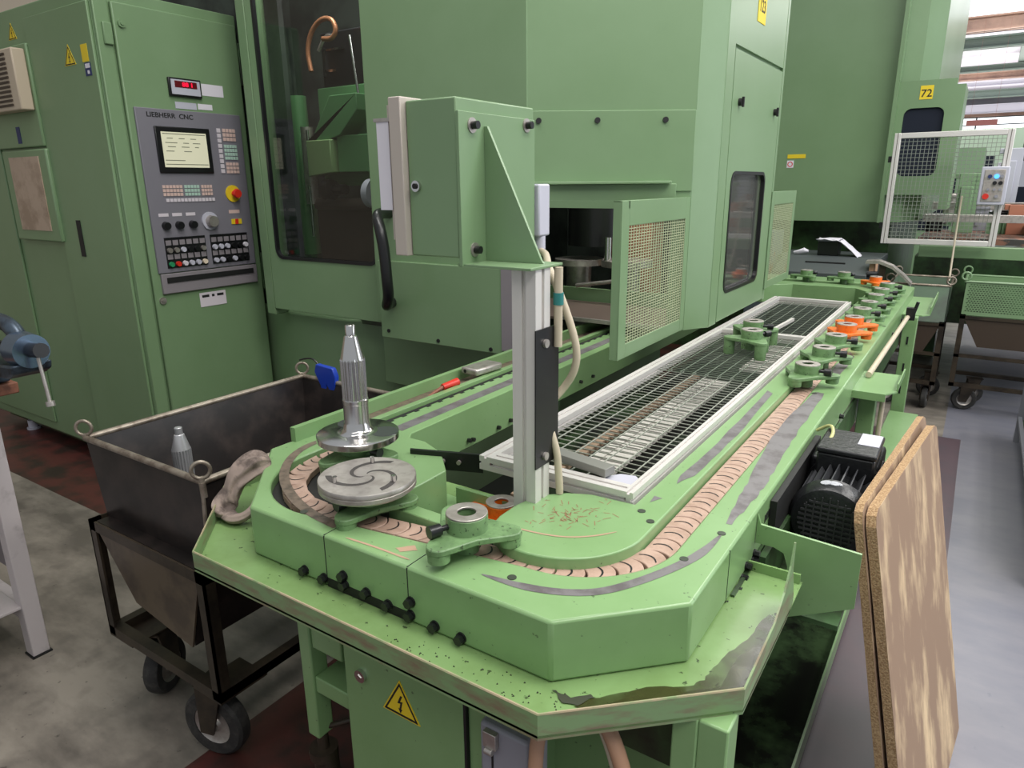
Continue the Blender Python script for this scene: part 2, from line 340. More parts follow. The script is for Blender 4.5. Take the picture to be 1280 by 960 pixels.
def lightning(a, b, s):      # the lightning arrow of the high-voltage sign, in its plane
    return [(a+0.02*s, b+0.42*s), (a-0.16*s, b+0.02*s), (a+0.0*s, b+0.05*s), (a-0.06*s, b-0.22*s), (a-0.12*s, b-0.20*s), (a-0.02*s, b-0.42*s), (a+0.08*s, b-0.22*s), (a+0.02*s, b-0.22*s), (a+0.12*s, b+0.16*s), (a-0.02*s, b+0.12*s), (a+0.12*s, b+0.42*s)]
def tri(a, b, s): return [(a-0.5*s, b-0.433*s), (a+0.5*s, b-0.433*s), (a, b+0.433*s)]
def hv_sign(parent, axis, plane, a, b, s):
    """yellow high-voltage triangle; axis 'x' is a sign on a plane x=const facing +X, 'y' on y=const facing -Y"""
    f = (lambda d: (lambda p, q: (plane+d, p, q))) if axis == 'x' else (lambda d: (lambda p, q: (p, plane-d, q)))
    k = obj('warning_sign', MB().hprism(tri(a, b, s), f(0), f(0.0012)), YELLOW, parent, smooth=False, label='yellow high-voltage warning triangle')
    o = [(a+(p-a)*0.9, b+(q-b)*0.9) for p, q in tri(a, b-0.02*s, s)]; i_ = [(a+(p-a)*0.76, b+(q-b)*0.76) for p, q in tri(a, b-0.045*s, s)]
    mb = MB()
    for j in range(3):
        j2 = (j+1) % 3; mb.hprism([o[j], o[j2], i_[j2], i_[j]], f(0.0012), f(0.0018))
    mb.hprism([(p, q) for p, q in lightning(a, b-0.14*s, 0.5*s)], f(0.0012), f(0.0018))
    obj('lightning_mark', mb, INK, k, smooth=False)
    return k

# ================================================================ CNC CONTROL CABINET (front faces +X)
CX = -3.286
cab = thing('control_cabinet', 'tall green electrical cabinet with grey operator panel, screen and red emergency stop', 'cabinet', (CX-0.3, 2.08, 0))
obj('body', MB().box(-5.28, CX-0.022, 1.735, 2.45, 0.10, 2.33), GREEN, cab, bevel=0.006)
obj('plinth', MB().box(-5.25, CX-0.06, 1.79, 2.42, 0.05, 0.10), DKGREEN, cab)
obj('corner_post', MB().box(CX-0.022, CX-0.004, 1.735, 1.800, 0.10, 2.33), GREEN, cab, bevel=0.004)
door = obj('door', MB().box(CX-0.02, CX, 1.812, 2.432, 0.12, 2.28), GREEN, cab, bevel=0.006)
for z in (2.195, 0.967):
    obj('lock', MB().cyl((CX, 1.846, z), (CX+0.008, 1.846, z), 0.017).cyl((CX+0.008, 1.846, z), (CX+0.012, 1.846, z), 0.008), GREEN if z > 2 else STEELB, door)
obj('hinge', MB().box(CX-0.018, CX+0.008, 1.76, 1.80, 2.10, 2.19), GREEN, cab, bevel=0.004)
obj('hinge', MB().box(CX-0.018, CX+0.006, 2.432, 2.452, 2.0, 2.2), DKGREEN, cab, bevel=0.003)
obj('hinge', MB().box(CX-0.018, CX+0.006, 2.432, 2.452, 0.95, 1.15), DKGREEN, cab, bevel=0.003)
pan = obj('operator_panel', MB().box(CX, CX+0.012, 1.842, 2.392, 1.098, 1.853), PANEL, cab, bevel=0.003)
px = CX+0.012
obj('screen_bezel', MB().box(px, px+0.010, 1.918, 2.200, 1.566, 1.776), BLACK, pan, bevel=0.004)
scr = obj('screen', MB().box(px+0.010, px+0.0115, 1.944, 2.176, 1.592, 1.752), SCREENM, pan, smooth=False)
ml = MB()
for r, (z, segs) in enumerate([(1.742, [(1.95, 2.17)]), (1.722, [(1.97, 2.00), (2.03, 2.06), (2.09, 2.12)]), (1.702, [(1.96, 2.02), (2.05, 2.08), (2.10, 2.14)]), (1.684, [(1.97, 2.01), (2.04, 2.08), (2.11, 2.13)]), (1.664, [(1.96, 2.0), (2.05, 2.09)]), (1.622, [(1.95, 2.05)]), (1.604, [(1.95, 2.17)])]):
    for y0, y1 in segs: ml.box(px+0.0115, px+0.012, y0, y1, z, z+0.0035)
obj('screen_text', ml, mat('screen_ink', srgb(120, 124, 104), 0.5), scr, smooth=False)
text('brand_lettering', 'LIEBHERR  CNC', 0.030, at(FACE_X, px, 2.010, 1.824), INK, pan, 0.0007, 1.12)
def keys(name, y0, y1, z0, z1, nc, nr, mt, gap=0.22):
    mb = MB(); dy = (y1-y0)/nc; dz = (z1-z0)/nr
    for i in range(nc):
        for j in range(nr): mb.box(px, px+0.004, y0+dy*(i+gap/2), y0+dy*(i+1-gap/2), z0+dz*(j+gap/2), z0+dz*(j+1-gap/2))
    return obj(name, mb, mt, pan, smooth=False)
keys('keypad', 2.243, 2.268, 1.565, 1.785, 1, 9, KEYW); keys('keypad', 2.276, 2.352, 1.722, 1.785, 4, 3, KEYP); keys('keypad', 2.276, 2.352, 1.632, 1.708, 5, 4, KEYG); keys('keypad', 2.276, 2.352, 1.565, 1.622, 4, 3, KEYP)
keys('keypad', 1.918, 2.022, 1.458, 1.512, 6, 3, KEYP); keys('keypad', 2.030, 2.112, 1.458, 1.512, 5, 3, KEYG); keys('keypad', 2.120, 2.182, 1.458, 1.512, 4, 3, KEYP); keys('keypad', 1.928, 2.19, 1.430, 1.450, 14, 1, KEYW)
es = obj('emergency_stop', MB().cyl((px, 2.297, 1.466), (px+0.006, 2.297, 1.466), 0.042, seg=32), YELLOW, pan, label='yellow and red emergency stop')
obj('mushroom_head', MB().cyl((px+0.006, 2.30, 1.466), (px+0.03, 2.30, 1.466), 0.014).cyl((px+0.03, 2.30, 1.466), (px+0.044, 2.30, 1.466), 0.024, 0.02, 28), RED, es)
kn = obj('override_dial', MB().cyl((px, 2.145, 1.335), (px+0.008, 2.145, 1.335), 0.044, seg=32), GREYL, pan)
obj('dial_knob', MB().cyl((px+0.008, 2.148, 1.333), (px+0.035, 2.148, 1.333), 0.030, 0.027, 32), STEELB, kn)
for y in (1.909, 1.978, 2.049):
    k = obj('selector_switch', MB().cyl((px, y, 1.322), (px+0.022, y, 1.322), 0.020, 0.017), BLACK, pan)
    obj('switch_label', MB().box(px, px+0.001, y-0.028, y+0.022, 1.365, 1.380), KEYW, k, smooth=False)
obj('key_label', MB().box(px, px+0.001, 2.262, 2.325, 1.367, 1.384), KEYP, pan, smooth=False)
obj('key_switch', MB().box(px, px+0.004, 2.27, 2.33, 1.312, 1.338), YELLOW, pan, smooth=False)
obj('key_switch', MB().box(px+0.004, px+0.007, 2.290, 2.308, 1.312, 1.338), RED, pan, smooth=False)
for y0, y1 in ((1.890, 2.105), (2.134, 2.352)):
    bk = obj('button_block', MB().box(px, px+0.004, y0, y1, 1.120, 1.266), BLACK, pan, smooth=False)
    n = 6
    for j, z in enumerate((1.205, 1.138)):
        for i in range(n):
            yc = y0+(y1-y0)*(i+0.5)/n
            if y0 < 2: mt = [STEELB, STEELB, GREYL, BLACK, BLACK, STEELB][i] if j == 0 else [mat('green_button', srgb(40, 140, 90), 0.4), RED, KEYW, GREYL, GREYL, mat('cream_button', srgb(230, 214, 190), 0.4)][i]
            else: mt = [GREYL, GREYL, GREYL, BLACK, BLACK, WHITE][i] if j == 0 else [GREYL, GREYL, BLACK, GREYL, BLACK, BLACK][i]
            obj('push_button', MB().cyl((px+0.004, yc, z), (px+0.016, yc, z), 0.013, 0.012, 14), mt, bk)
        mb = MB()
        for i in range(n):
            yc = y0+(y1-y0)*(i+0.5)/n; mb.box(px+0.004, px+0.005, yc-0.014, yc+0.014, z+0.024, z+0.048)
        obj('button_label', mb, PANEL2, bk, smooth=False)
kt = obj('keyboard_tray', MB().box(CX, CX+0.016, 1.850, 2.390, 0.998, 1.094), PANEL2, cab, bevel=0.003)
obj('tray_slot', MB().box(CX+0.016, CX+0.02, 1.875, 2.365, 1.050, 1.076), INK, kt, smooth=False)
disp = obj('digital_display', MB().box(CX, CX+0.014, 2.024, 2.190, 1.915, 1.998), BLACK, cab, bevel=0.003)
obj('display_face', MB().box(CX+0.014, CX+0.016, 2.034, 2.182, 1.924, 1.990), GREYL, disp, smooth=False)
obj('red_window', MB().box(CX+0.016, CX+0.017, 2.052, 2.166, 1.955, 1.984), LEDOFF, disp, smooth=False)
text('digits', '88 1', 0.026, at(FACE_X, CX+0.017, 2.118, 1.969), LEDM, disp, 0.0006, 1.25)
obj('paper_label', MB().box(CX, CX+0.001, 2.199, 2.318, 1.932, 1.986), WHITE, cab, smooth=False)
obj('name_plate', MB().box(CX, CX+0.002, 2.050, 2.160, 1.862, 1.892), GREYL, cab, smooth=False)
obj('name_plate', MB().box(CX, CX+0.0015, 2.168, 2.246, 1.866, 1.892), WHITE, cab, smooth=False)
np_ = obj('rating_plate', MB().box(CX, CX+0.003, 2.042, 2.192, 0.905, 0.978), KEYW, cab, bevel=0.002)
obj('plate_print', MB().box(CX+0.003, CX+0.0035, 2.055, 2.095, 0.953, 0.966).box(CX+0.003, CX+0.0035, 2.11, 2.125, 0.953, 0.966).box(CX+0.003, CX+0.0035, 2.14, 2.178, 0.953, 0.966), INK, np_, smooth=False)
# side of the cabinet, facing -Y
SY = 1.735
sd = obj('side_panel', MB().box(-3.90, -3.315, SY-0.014, SY, 0.14, 2.27), GREEN, cab, bevel=0.004)
hv_sign(sd, 'y', SY-0.014, -3.525, 2.075, 0.100)
obj('sticker', MB().box(-3.415, -3.362, SY-0.0155, SY-0.014, 2.034, 2.105), YELLOW, sd, smooth=False, label='yellow sticker')
obj('sticker', MB().box(-3.405, -3.354, SY-0.0155, SY-0.014, 1.976, 2.030), NAVY, sd, smooth=False, label='navy blue sticker')
obj('sticker_print', MB().box(-3.398, -3.36, SY-0.0165, SY-0.0155, 2.008, 2.026).box(-3.385, -3.370, SY-0.0165, SY-0.0155, 1.984, 1.998), WHITE, sd, smooth=False)
obj('handle_slot', MB().box(-3.731, -3.693, SY-0.018, SY-0.014, 1.172, 1.348), INK, sd, smooth=False)
sd2 = obj('side_door', MB().box(-5.20, -4.43, SY-0.012, SY, 0.16, 2.2), GREEN, cab, bevel=0.004)
k = hv_sign(cab, 'y', SY, -4.065, 2.235, 0.085)
ff = obj('filter_frame', MB().box(-4.42, -3.90, SY-0.025, SY, 1.70, 2.165), GREEN, cab, bevel=0.006)
fan = obj('cooling_unit', MB().box(-4.40, -3.915, SY-0.085, SY-0.025, 1.865, 2.14), BEIGE, cab, bevel=0.006, label='beige louvred cooling unit')
mb = MB()
for i in range(12): mb.box(-4.39, -3.985, SY-0.090, SY-0.083, 1.885+i*0.0205, 1.895+i*0.0205)
obj('louvre', mb, mat('louvre_shadow_brown', srgb(70, 58, 46), 0.7), fan, smooth=False)
obj('nameplate', MB().box(-4.16, -4.12, SY-0.027, SY-0.025, 1.72, 1.80), NAVY, ff, smooth=False)
wf = obj('filter_window_frame', MB().box(-4.37, -3.885, SY-0.03, SY, 1.235, 1.690), GREEN, cab, bevel=0.008)
obj('filter_window', MB().box(-4.292, -3.965, SY-0.034, SY-0.03, 1.290, 1.655), PINKW, wf, smooth=False)
for x in (-4.95, -4.0, -3.4):
    obj('foot', MB().cyl((x, 1.80, 0), (x, 1.80, 0.06), 0.03).cyl((x, 1.80, 0.0), (x, 1.80, 0.012), 0.04), GREYL, cab)

# ================================================================ GEAR CUTTING MACHINE
HT = 2.95
mc = thing('gear_cutting_machine', 'big green gear cutting machine with dark window door, mesh guard and overhanging hood', 'machine', (-2.0, 2.9, 0))
obj('base', MB().prism([(-3.26, 2.46), (-2.98, 2.36), (-2.55, 2.36), (-2.42, 2.46), (-1.40, 2.46), (-1.40, 3.6), (-3.98, 3.6), (-3.98, 2.47)], 0.0, 0.86), GREEN, mc, bevel=0.01)
obj('base_rib', MB().prism([(-2.36, 2.40), (-1.60, 2.40), (-1.60, 2.47), (-2.36, 2.47)], 0.56, 0.84), GREEN, mc, bevel=0.004)
obj('base_slot', MB().box(-2.62, -2.5, 2.44, 2.465, 0.40, 0.47).box(-2.3, -2.05, 2.44, 2.465, 0.40, 0.47), INK, mc, smooth=False)
obj('skirt', MB().box(-3.02, -1.6, 2.40, 2.47, 0.84, 0.90), DKGREEN, mc)
obj('side_column', MB().prism([(-3.085, 2.315), (-3.06, 2.275), (-2.99, 2.268), (-2.99, 2.33), (-3.085, 2.46)], 0.86, HT), GREEN, mc, bevel=0.004)
obj('side_column', MB().box(-3.24, -3.12, 2.50, 2.56, 0.05, HT), GREEN, mc, bevel=0.004)
# window door
WX0, WX1, WZ0, WZ1 = -2.935, -2.235, 1.150, 2.85
def rrect(x0, x1, z0, z1, r, n=6):
    P = []
    for cx, cz, a0 in ((x1-r, z1-r, 0), (x0+r, z1-r, 90), (x0+r, z0+r, 180), (x1-r, z0+r, 270)):
        for i in range(n+1):
            a = math.radians(a0+90*i/n); P.append((cx+r*math.cos(a), cz+r*math.sin(a)))
    return P
def framed(x0, x1, z0, z1, hole, mb, f0, f1):
    """panel with a rounded window hole: strips joining the outline to the hole"""
    n = len(hole); out = []
    for (hx, hz) in hole:
        cx = (x0+x1)/2; cz = (z0+z1)/2
        q = n//4
        out.append((hx, hz))
    corners = [(x1, z1), (x0, z1), (x0, z0), (x1, z0)]
    q = n//4
    for c in range(4):
        seg = hole[c*q:(c+1)*q]
        for i in range(len(seg)-1): mb.hprism([seg[i], seg[i+1], corners[c]], f0, f1)
        nxt = hole[((c+1) % 4)*q]
        mb.hprism([seg[-1], nxt, corners[(c+1) % 4], corners[c]], f0, f1)
    return mb
wd = obj('window_door', framed(-2.985, -2.17, 0.895, 2.93, rrect(WX0, WX1, WZ0, WZ1, 0.05), MB(), lambda a, b: (a, 2.27, b), lambda a, b: (a, 2.30, b)), GREEN, mc, smooth=False)
obj('door_edge', MB().box(-2.19, -2.17, 2.255, 2.30, 0.895, 2.93), GREEN, wd, bevel=0.003)
obj('window_pane', MB().quad([(WX0-0.01, 2.286, WZ0-0.01), (WX1+0.01, 2.286, WZ0-0.01), (WX1+0.01, 2.286, WZ1), (WX0-0.01, 2.286, WZ1)]), GLASS, wd, smooth=False)
mb = MB(); hole = rrect(WX0, WX1, WZ0, WZ1, 0.05); hin = rrect(WX0+0.014, WX1-0.014, WZ0+0.014, WZ1-0.014, 0.04)
for i in range(len(hole)): mb.hprism([hole[i], hole[(i+1) % len(hole)], hin[(i+1) % len(hole)], hin[i]], lambda a, b: (a, 2.266, b), lambda a, b: (a, 2.284, b))
obj('rubber_seal', mb, BLACK, wd, smooth=False)
hd = [(-2.13, 2.27, 1.385), (-2.10, 2.13, 1.392), (-2.07, 2.075, 1.38), (-2.03, 2.05, 1.33), (-2.015, 2.05, 1.25), (-2.01, 2.05, 1.13), (-2.015, 2.06, 1.06), (-2.05, 2.08, 1.018), (-2.10, 2.14, 1.010), (-2.13, 2.27, 1.02)]
hd = [(x+(0.035 if 0 < i < 9 else 0.02), y, z) for i, (x, y, z) in enumerate(hd)]
obj('pull_handle', MB().tube(hd, 0.0225, 14, 2), BLACK, wd)
# wall left of the diagonal front
obj('side_panel', MB().box(-2.19, -1.40, 2.205, 2.27, 0.915, HT), GREEN, mc, bevel=0.003)
lp = obj('lower_panel', MB().box(-2.155, -1.50, 2.185, 2.21, 0.852, 1.19), GREEN, mc, bevel=0.003)
for x, z in ((-2.11, 0.885), (-1.83, 0.872), (-1.56, 0.868)):
    obj('screw', MB().cyl((x, 2.185, z), (x, 2.18, z), 0.008, seg=10), INK, lp)
obj('grey_side_strip', MB().box(-1.505, -1.455, 2.18, 2.24, 0.87, 1.20), PANEL2, mc)
D0, D1 = (-1.405, 2.205), (-0.905, 2.545); E1 = (-0.842, 2.652)
dv = Vector((D1[0]-D0[0], D1[1]-D0[1])); 
def dg(t, off=0.0):
    n = Vector((dv.y, -dv.x)).normalized(); p = Vector(D0)+dv*t+n*off; return (p.x, p.y)
up_panel = obj('upper_hood', MB().wall(D0, D1, 1.74, HT, 0.03), GREEN, mc)
md_panel = obj('hood_apron', MB().wall(dg(0.0, 0.006), dg(1.0, 0.006), 1.47, 1.748, 0.03), GREEN, mc, bevel=0.002)
for t in (0.075, 0.42, 0.82):
    p = dg(t, 0.006); q = dg(t, 0.013); obj('screw', MB().cyl((*p, 1.715), (*q, 1.715), 0.010, seg=12), INK, md_panel)
obj('ledge', MB().prism([dg(0.0, 0.05), dg(0.86, 0.05), dg(0.86, 0), dg(0, 0)], 1.497, 1.507).prism([dg(0.0, 0.02), dg(0.9, 0.02), dg(0.9, 0), dg(0, 0)], 1.435, 1.497), GREEN, mc, bevel=0.002)
obj('corner_column', MB().wall(dg(0.90), D1, 0.95, 1.5, 0.03).wall(D1, E1, 0.95, HT, 0.03), GREEN, mc, bevel=0.002)
# right face, facing +X
fx = -0.842
def fx_fn(d): return lambda a, b: (fx+d, a, b)
holeR = [(2.800, 1.075), (2.800, 1.48), (2.845, 1.535), (3.28, 1.545), (3.315, 1.50), (3.31, 1.13), (3.27, 1.087), (2.835, 1.035)]
hc = rrect(2.805, 3.312, 1.06, 1.542, 0.05)
# the window of this face narrows at the bottom left: shear its lower edge
hc = [(a, b) for a, b in hc]
rp = obj('right_panel', framed(2.75, 3.455, 0.955, 1.97, hc, MB(), fx_fn(0.0), fx_fn(-0.03)), GREEN, mc, smooth=False)
obj('right_upper_panel', MB().box(fx-0.03, fx-0.001, 2.652, 3.46, 1.985, HT).box(fx-0.03, fx-0.012, 2.652, 3.46, 1.9, 2.0), GREEN, mc, smooth=False)
obj('right_frame', MB().box(fx-0.03, fx+0.001, 2.652, 2.742, 0.95, HT), GREEN, mc, bevel=0.002)
obj('right_pane', MB().quad([(fx-0.016, 2.80, 1.055), (fx-0.016, 3.317, 1.055), (fx-0.016, 3.317, 1.547), (fx-0.016, 2.80, 1.547)]), GLASSR, rp, smooth=False)
mb = MB(); hi2 = rrect(2.818, 3.299, 1.073, 1.529, 0.04)
for i in range(len(hc)): mb.hprism([hc[i], hc[(i+1) % len(hc)], hi2[(i+1) % len(hc)], hi2[i]], fx_fn(0.003), fx_fn(-0.014))
obj('rubber_seal', mb, BLACK, rp, smooth=False)
for y, z in ((2.835, 1.793), (3.365, 1.795)):
    obj('lock_knob', MB().cyl((fx, y, z), (fx+0.012, y, z), 0.014).box(fx+0.012, fx+0.02, y-0.005, y+0.005, z-0.018, z+0.018), INK, rp)
st = obj('number_sticker', MB().box(fx-0.001, fx+0.001, 2.995, 3.105, 2.100, 2.235), YELLOW, mc, smooth=False)
text('number', '123', 0.062, at(FACE_X, fx+0.001, 3.05, 2.158), INK, st, 0.0008, 0.9)
obj('right_back_wall', MB().box(-2.9, fx, 3.46, 3.49, 0.95, HT), GREEN, mc, smooth=False)
def mesh_guard(name, y0, y1, z0, z1, x, ny, nz, parent, b=(0.055, 0.04, 0.075, 0.045)):
    l, r, t, d = b
    g = obj(name, MB().box(x-0.004, x, y0, y0+l, z0, z1).box(x-0.004, x, y1-r, y1, z0, z1).box(x-0.004, x, y0+l, y1-r, z1-t, z1).box(x-0.004, x, y0+l, y1-r, z0, z0+d).box(x-0.03, x-0.004, y0, y0+0.004, z0, z1).box(x-0.03, x-0.004, y0, y1, z1-0.004, z1), GREEN, parent, bevel=0.001)
    wm = MB(); ya, yb, za, zb = y0+l, y1-r, z0+d, z1-t
    for i in range(ny+1): y = ya+(yb-ya)*i/ny; wm.box(x-0.004, x-0.0015, y-0.0011, y+0.0011, za, zb)
    for i in range(nz+1): z = za+(zb-za)*i/nz; wm.box(x-0.0055, x-0.003, ya, yb, z-0.0010, z+0.0010)
    obj('wire_mesh', wm, mat(name+'_wire', srgb(186, 194, 160), 0.45, 0.2, col2=srgb(190, 158, 108), scale=5, thr=(0.58, 0.72)), g, smooth=False)
    return g
mesh_guard('mesh_guard', 1.958, 2.545, 0.955, 1.449, -0.905, 24, 40, mc)
obj('guard_bracket', MB().box(-1.36, -0.905, 2.005, 2.012, 1.425, 1.448), GREEN, mc)
mesh_guard('far_mesh_guard', 3.46, 3.955, 1.0, 1.455, fx+0.005, 18, 40, mc, (0.05, 0.05, 0.06, 0.035))
# inside
obj('interior_wall', MB().box(-3.0, -1.42, 3.35, 3.38, 0.90, HT).box(-1.42, -0.9, 3.35, 3.38, 0.96, HT).box(-1.90, -1.87, 2.48, 3.35, 0.90, 1.9), INTER, mc, smooth=False)
obj('interior_deck', MB().box(-3.0, -1.40, 2.47, 3.4, 0.862, 0.90), DKGREEN, mc, smooth=False)
obj('work_table', MB().cyl((-1.58, 2.95, 1.130), (-1.58, 2.95, 1.158), 0.115, seg=40).cyl((-1.58, 2.95, 0.94), (-1.58, 2.95, 1.13), 0.06), STEELB, mc)
obj('work_table', MB().cyl((-1.31, 2.90, 1.140), (-1.31, 2.90, 1.168), 0.115, seg=40).cyl((-1.31, 2.90, 0.95), (-1.31, 2.90, 1.14), 0.06), STEELB, mc)
obj('tool_spindle', MB().cyl((-1.52, 3.0, 1.22), (-1.52, 3.0, 1.60), 0.13), BLACK, mc)
obj('tool_column', MB().box(-1.40, -1.28, 3.1, 3.25, 0.94, 1.5), mat('rusty_interior', srgb(150, 100, 74), 0.6), mc)
obj('steel_sleeve', MB().cyl((-1.372, 2.83, 1.169), (-1.372, 2.83, 1.27), 0.017), STEEL, mc)
obj('chute', MB().box(-1.80, -0.95, 2.78, 2.80, 0.945, 1.045), GREEN, mc)
obj('linkage', MB().cyl((-1.48, 2.74, 1.06), (-1.24, 2.74, 1.10), 0.009).cyl((-1.27, 2.74, 1.09), (-1.27, 2.74, 0.98), 0.005), STEELB, mc)
obj('chip_slope', MB().hprism([(2.50, 0.96), (2.76, 0.99), (2.76, 0.97), (2.50, 0.95)], lambda a, b: (-1.78, a, b), lambda a, b: (-0.95, a, b)), mat('brown_worn_plate', srgb(120, 104, 96), 0.4, 0.3), mc)
obj('splash_rail', MB().box(-1.42, -0.93, 2.48, 2.495, 0.955, 0.97), STEELB, mc)
obj('round_cover', MB().cyl((-1.22, 2.36, 1.430), (-1.22, 2.36, 1.436), 0.12, seg=36), BLACK, mc)
# seen through the door window
obj('interior_side', MB().box(-3.98, -3.95, 2.5, 3.4, 0.86, HT).box(-3.98, -3.0, 3.35, 3.38, 0.86, HT).box(-3.98, -3.0, 2.47, 2.50, 0.86, HT).box(-3.98, -3.0, 2.5, 3.4, 0.86, 0.90), INTER, mc, smooth=False)
obj('back_plate', MB().box(-3.20, -2.60, 2.86, 2.90, 1.50, 2.02), INTERG, mc, bevel=0.004)
obj('swing_arm', MB().hprism([(-2.98, 1.96), (-2.78, 1.96), (-2.78, 1.88), (-2.92, 1.76), (-3.02, 1.74), (-3.17, 1.74), (-3.17, 1.71)], lambda a, b: (a, 2.74, b), lambda a, b: (a, 2.86, b)), INTERG, mc, bevel=0.004)
obj('arm_block', MB().hprism([(-3.17, 1.74), (-2.98, 1.74), (-2.98, 1.57), (-3.17, 1.55)], lambda a, b: (a, 2.72, b), lambda a, b: (a, 2.80, b)), mat('interior_pale_green', srgb(140, 170, 118), 0.4), mc, bevel=0.005)
obj('arm_block', MB().box(-2.97, -2.72, 2.76, 2.90, 1.57, 1.76), INTERG, mc, bevel=0.005)
obj('machine_head', MB().box(-3.17, -2.72, 2.88, 3.1, 2.02, 2.30), BLACK, mc, bevel=0.008)
obj('head_edge', MB().box(-3.15, -3.13, 2.87, 2.88, 2.08, 2.22).box(-3.12, -2.98, 2.87, 2.88, 2.205, 2.215).box(-3.14, -3.05, 2.87, 2.88, 2.10, 2.112), STEEL, mc, smooth=False)
obj('coolant_hose', MB().tube([(-3.17, 2.8, 2.10), (-3.19, 2.8, 2.20), (-3.15, 2.8, 2.29), (-3.07, 2.8, 2.345), (-2.98, 2.8, 2.34), (-2.95, 2.8, 2.28), (-2.99, 2.8, 2.24), (-3.06, 2.8, 2.25)], 0.013, 10, 2), COPPER, mc)
obj('coolant_hose', MB().tube([(-3.12, 2.82, 2.20), (-3.06, 2.82, 2.27), (-3.0, 2.82, 2.26)], 0.010, 10, 2), STEELB, mc)
obj('spindle_nose', MB().cyl((-3.12, 2.78, 1.48), (-2.95, 2.78, 1.48), 0.028).cyl((-3.08, 2.76, 1.48), (-3.03, 2.76, 1.48), 0.055), BLACK, mc)
obj('steel_disc', MB().cyl((-2.72, 2.74, 1.46), (-2.68, 2.74, 1.46), 0.075, seg=28), GREYL, mc)
obj('guide_rod', MB().cyl((-3.22, 2.78, 1.60), (-3.22, 2.78, 1.80), 0.008), STEEL, mc); obj('guide_rod', MB().cyl((-3.24, 2.78, 1.22), (-3.24, 2.78, 1.50), 0.008), STEEL, mc)
obj('guide_rod', MB().cyl((-2.80, 2.78, 1.94), (-2.84, 2.78, 2.24), 0.007), STEEL, mc)
obj('spring_coil', MB().cyl((-3.27, 2.82, 1.40), (-3.27, 2.82, 1.82), 0.035), STEELB, mc)
obj('fixture_body', MB().box(-3.30, -2.70, 2.88, 3.0, 0.9, 1.40).cyl((-3.25, 2.84, 1.40), (-2.75, 2.84, 1.40), 0.035), mat('interior_brown_steel', srgb(92, 82, 76), 0.4, 0.3), mc, bevel=0.005)
obj('coolant_pipe', MB().cyl((-3.40, 2.9, 1.1), (-3.42, 2.9, 2.0), 0.05), INTERG, mc)

# ================================================================ OPERATOR ENCLOSURE ON A POST
PXa, PYa = -0.682, 1.022
post = thing('aluminium_post', 'slotted aluminium profile post standing between conveyor grating and round cover', 'post', (PXa+0.025, PYa+0.025, 0))
def slot_profile(x0, y0, s, z0, z1):
    x1, y1 = x0+s, y0+s; c = s/2; g = 0.0045; d = 0.006
    P = [(x0, y0), (x0+c-g, y0), (x0+c-g, y0+d), (x0+c+g, y0+d), (x0+c+g, y0), (x1, y0), (x1, y0+c-g), (x1-d, y0+c-g), (x1-d, y0+c+g), (x1, y0+c+g), (x1, y1), (x0+c+g, y1), (x0+c+g, y1-d), (x0+c-g, y1-d), (x0+c-g, y1), (x0, y1), (x0, y0+c+g), (x0+d, y0+c+g), (x0+d, y0+c-g), (x0, y0+c-g)]
    return MB().prism(P, z0, z1)
obj('profile', slot_profile(PXa, PYa, 0.050, 0.80, 1.357), ALU, post, smooth=False)
obj('base_plate', MB().box(PXa-0.02, PXa+0.07, PYa-0.01, PYa+0.07, 0.79, 0.80), ALUD, post)
bp = obj('black_cover_plate', MB().box(PXa+0.0505, PXa+0.053, 1.018, 1.100, 0.985, 1.250), BLACK, post, smooth=False, label='black cover plate')
for z in (1.222, 1.003):
    obj('bolt', MB().cyl((PXa+0.053, 1.050, z), (PXa+0.058, 1.050, z), 0.008, seg=14), STEELB, bp)
enc = thing('control_enclosure', 'green sheet metal box with beige front carried by the aluminium post', 'control box', (-0.77, 1.12, 1.36))
obj('shelf_plate', MB().box(-0.785, -0.628, 1.000, 1.110, 1.357, 1.362), GREEN, enc, bevel=0.001)
obj('box', MB().box(-0.892, -0.778, 0.998, 1.25, 1.372, 1.645), GREEN, enc, bevel=0.003)
obj('front_panel', MB().box(-0.922, -0.893, 0.985, 1.255, 1.372, 1.652), BEIGE2, enc, bevel=0.002, label='beige front panel')
ps = obj('paper_sheet', MB().box(-0.960, -0.930, 0.992, 0.9935, 1.455, 1.612), WHITE, enc, smooth=False)
obj('paper_clip', MB().box(-0.965, -0.922, 0.990, 0.996, 1.612, 1.618), STEELB, ps)
obj('paper_holder', MB().box(-0.935, -0.922, 0.996, 1.2, 1.40, 1.64), BEIGE2, enc)
mp = obj('mounting_plate', MB().box(-0.778, -0.771, 0.996, 1.243, 1.357, 1.622), GREEN, enc, bevel=0.001)
for y, z in ((1.034, 1.600), (1.212, 1.610), (1.034, 1.385)):
    b_ = obj('washer', MB().cyl((-0.771, y, z), (-0.769, y, z), 0.013), STEELB, mp); obj('bolt', MB().cyl((-0.769, y, z), (-0.757, y, z), 0.007, seg=12), BLACK, b_)
obj('gusset', MB().hprism([(-0.771, 1.362), (-0.645, 1.362), (-0.650, 1.368), (-0.764, 1.600), (-0.771, 1.600)], lambda a, b: (a, 1.070, b), lambda a, b: (a, 1.076, b)), GREEN, enc, bevel=0.0008)
obj('lock', MB().cyl((-0.872, 0.998, 1.498), (-0.872, 0.992, 1.498), 0.010, seg=20), STEEL, enc)
obj('lock', MB().cyl((-0.872, 0.992, 1.498), (-0.872, 0.989, 1.498), 0.005, seg=10), INK, enc)
cn = obj('plug_connector', MB().box(-0.788, -0.762, 1.246, 1.290, 1.395, 1.500), GREYL, enc, bevel=0.004, label='grey plug connector')
obj('cable_gland', MB().cyl((-0.774, 1.268, 1.395), (-0.774, 1.268, 1.362), 0.012), GREYL, cn)
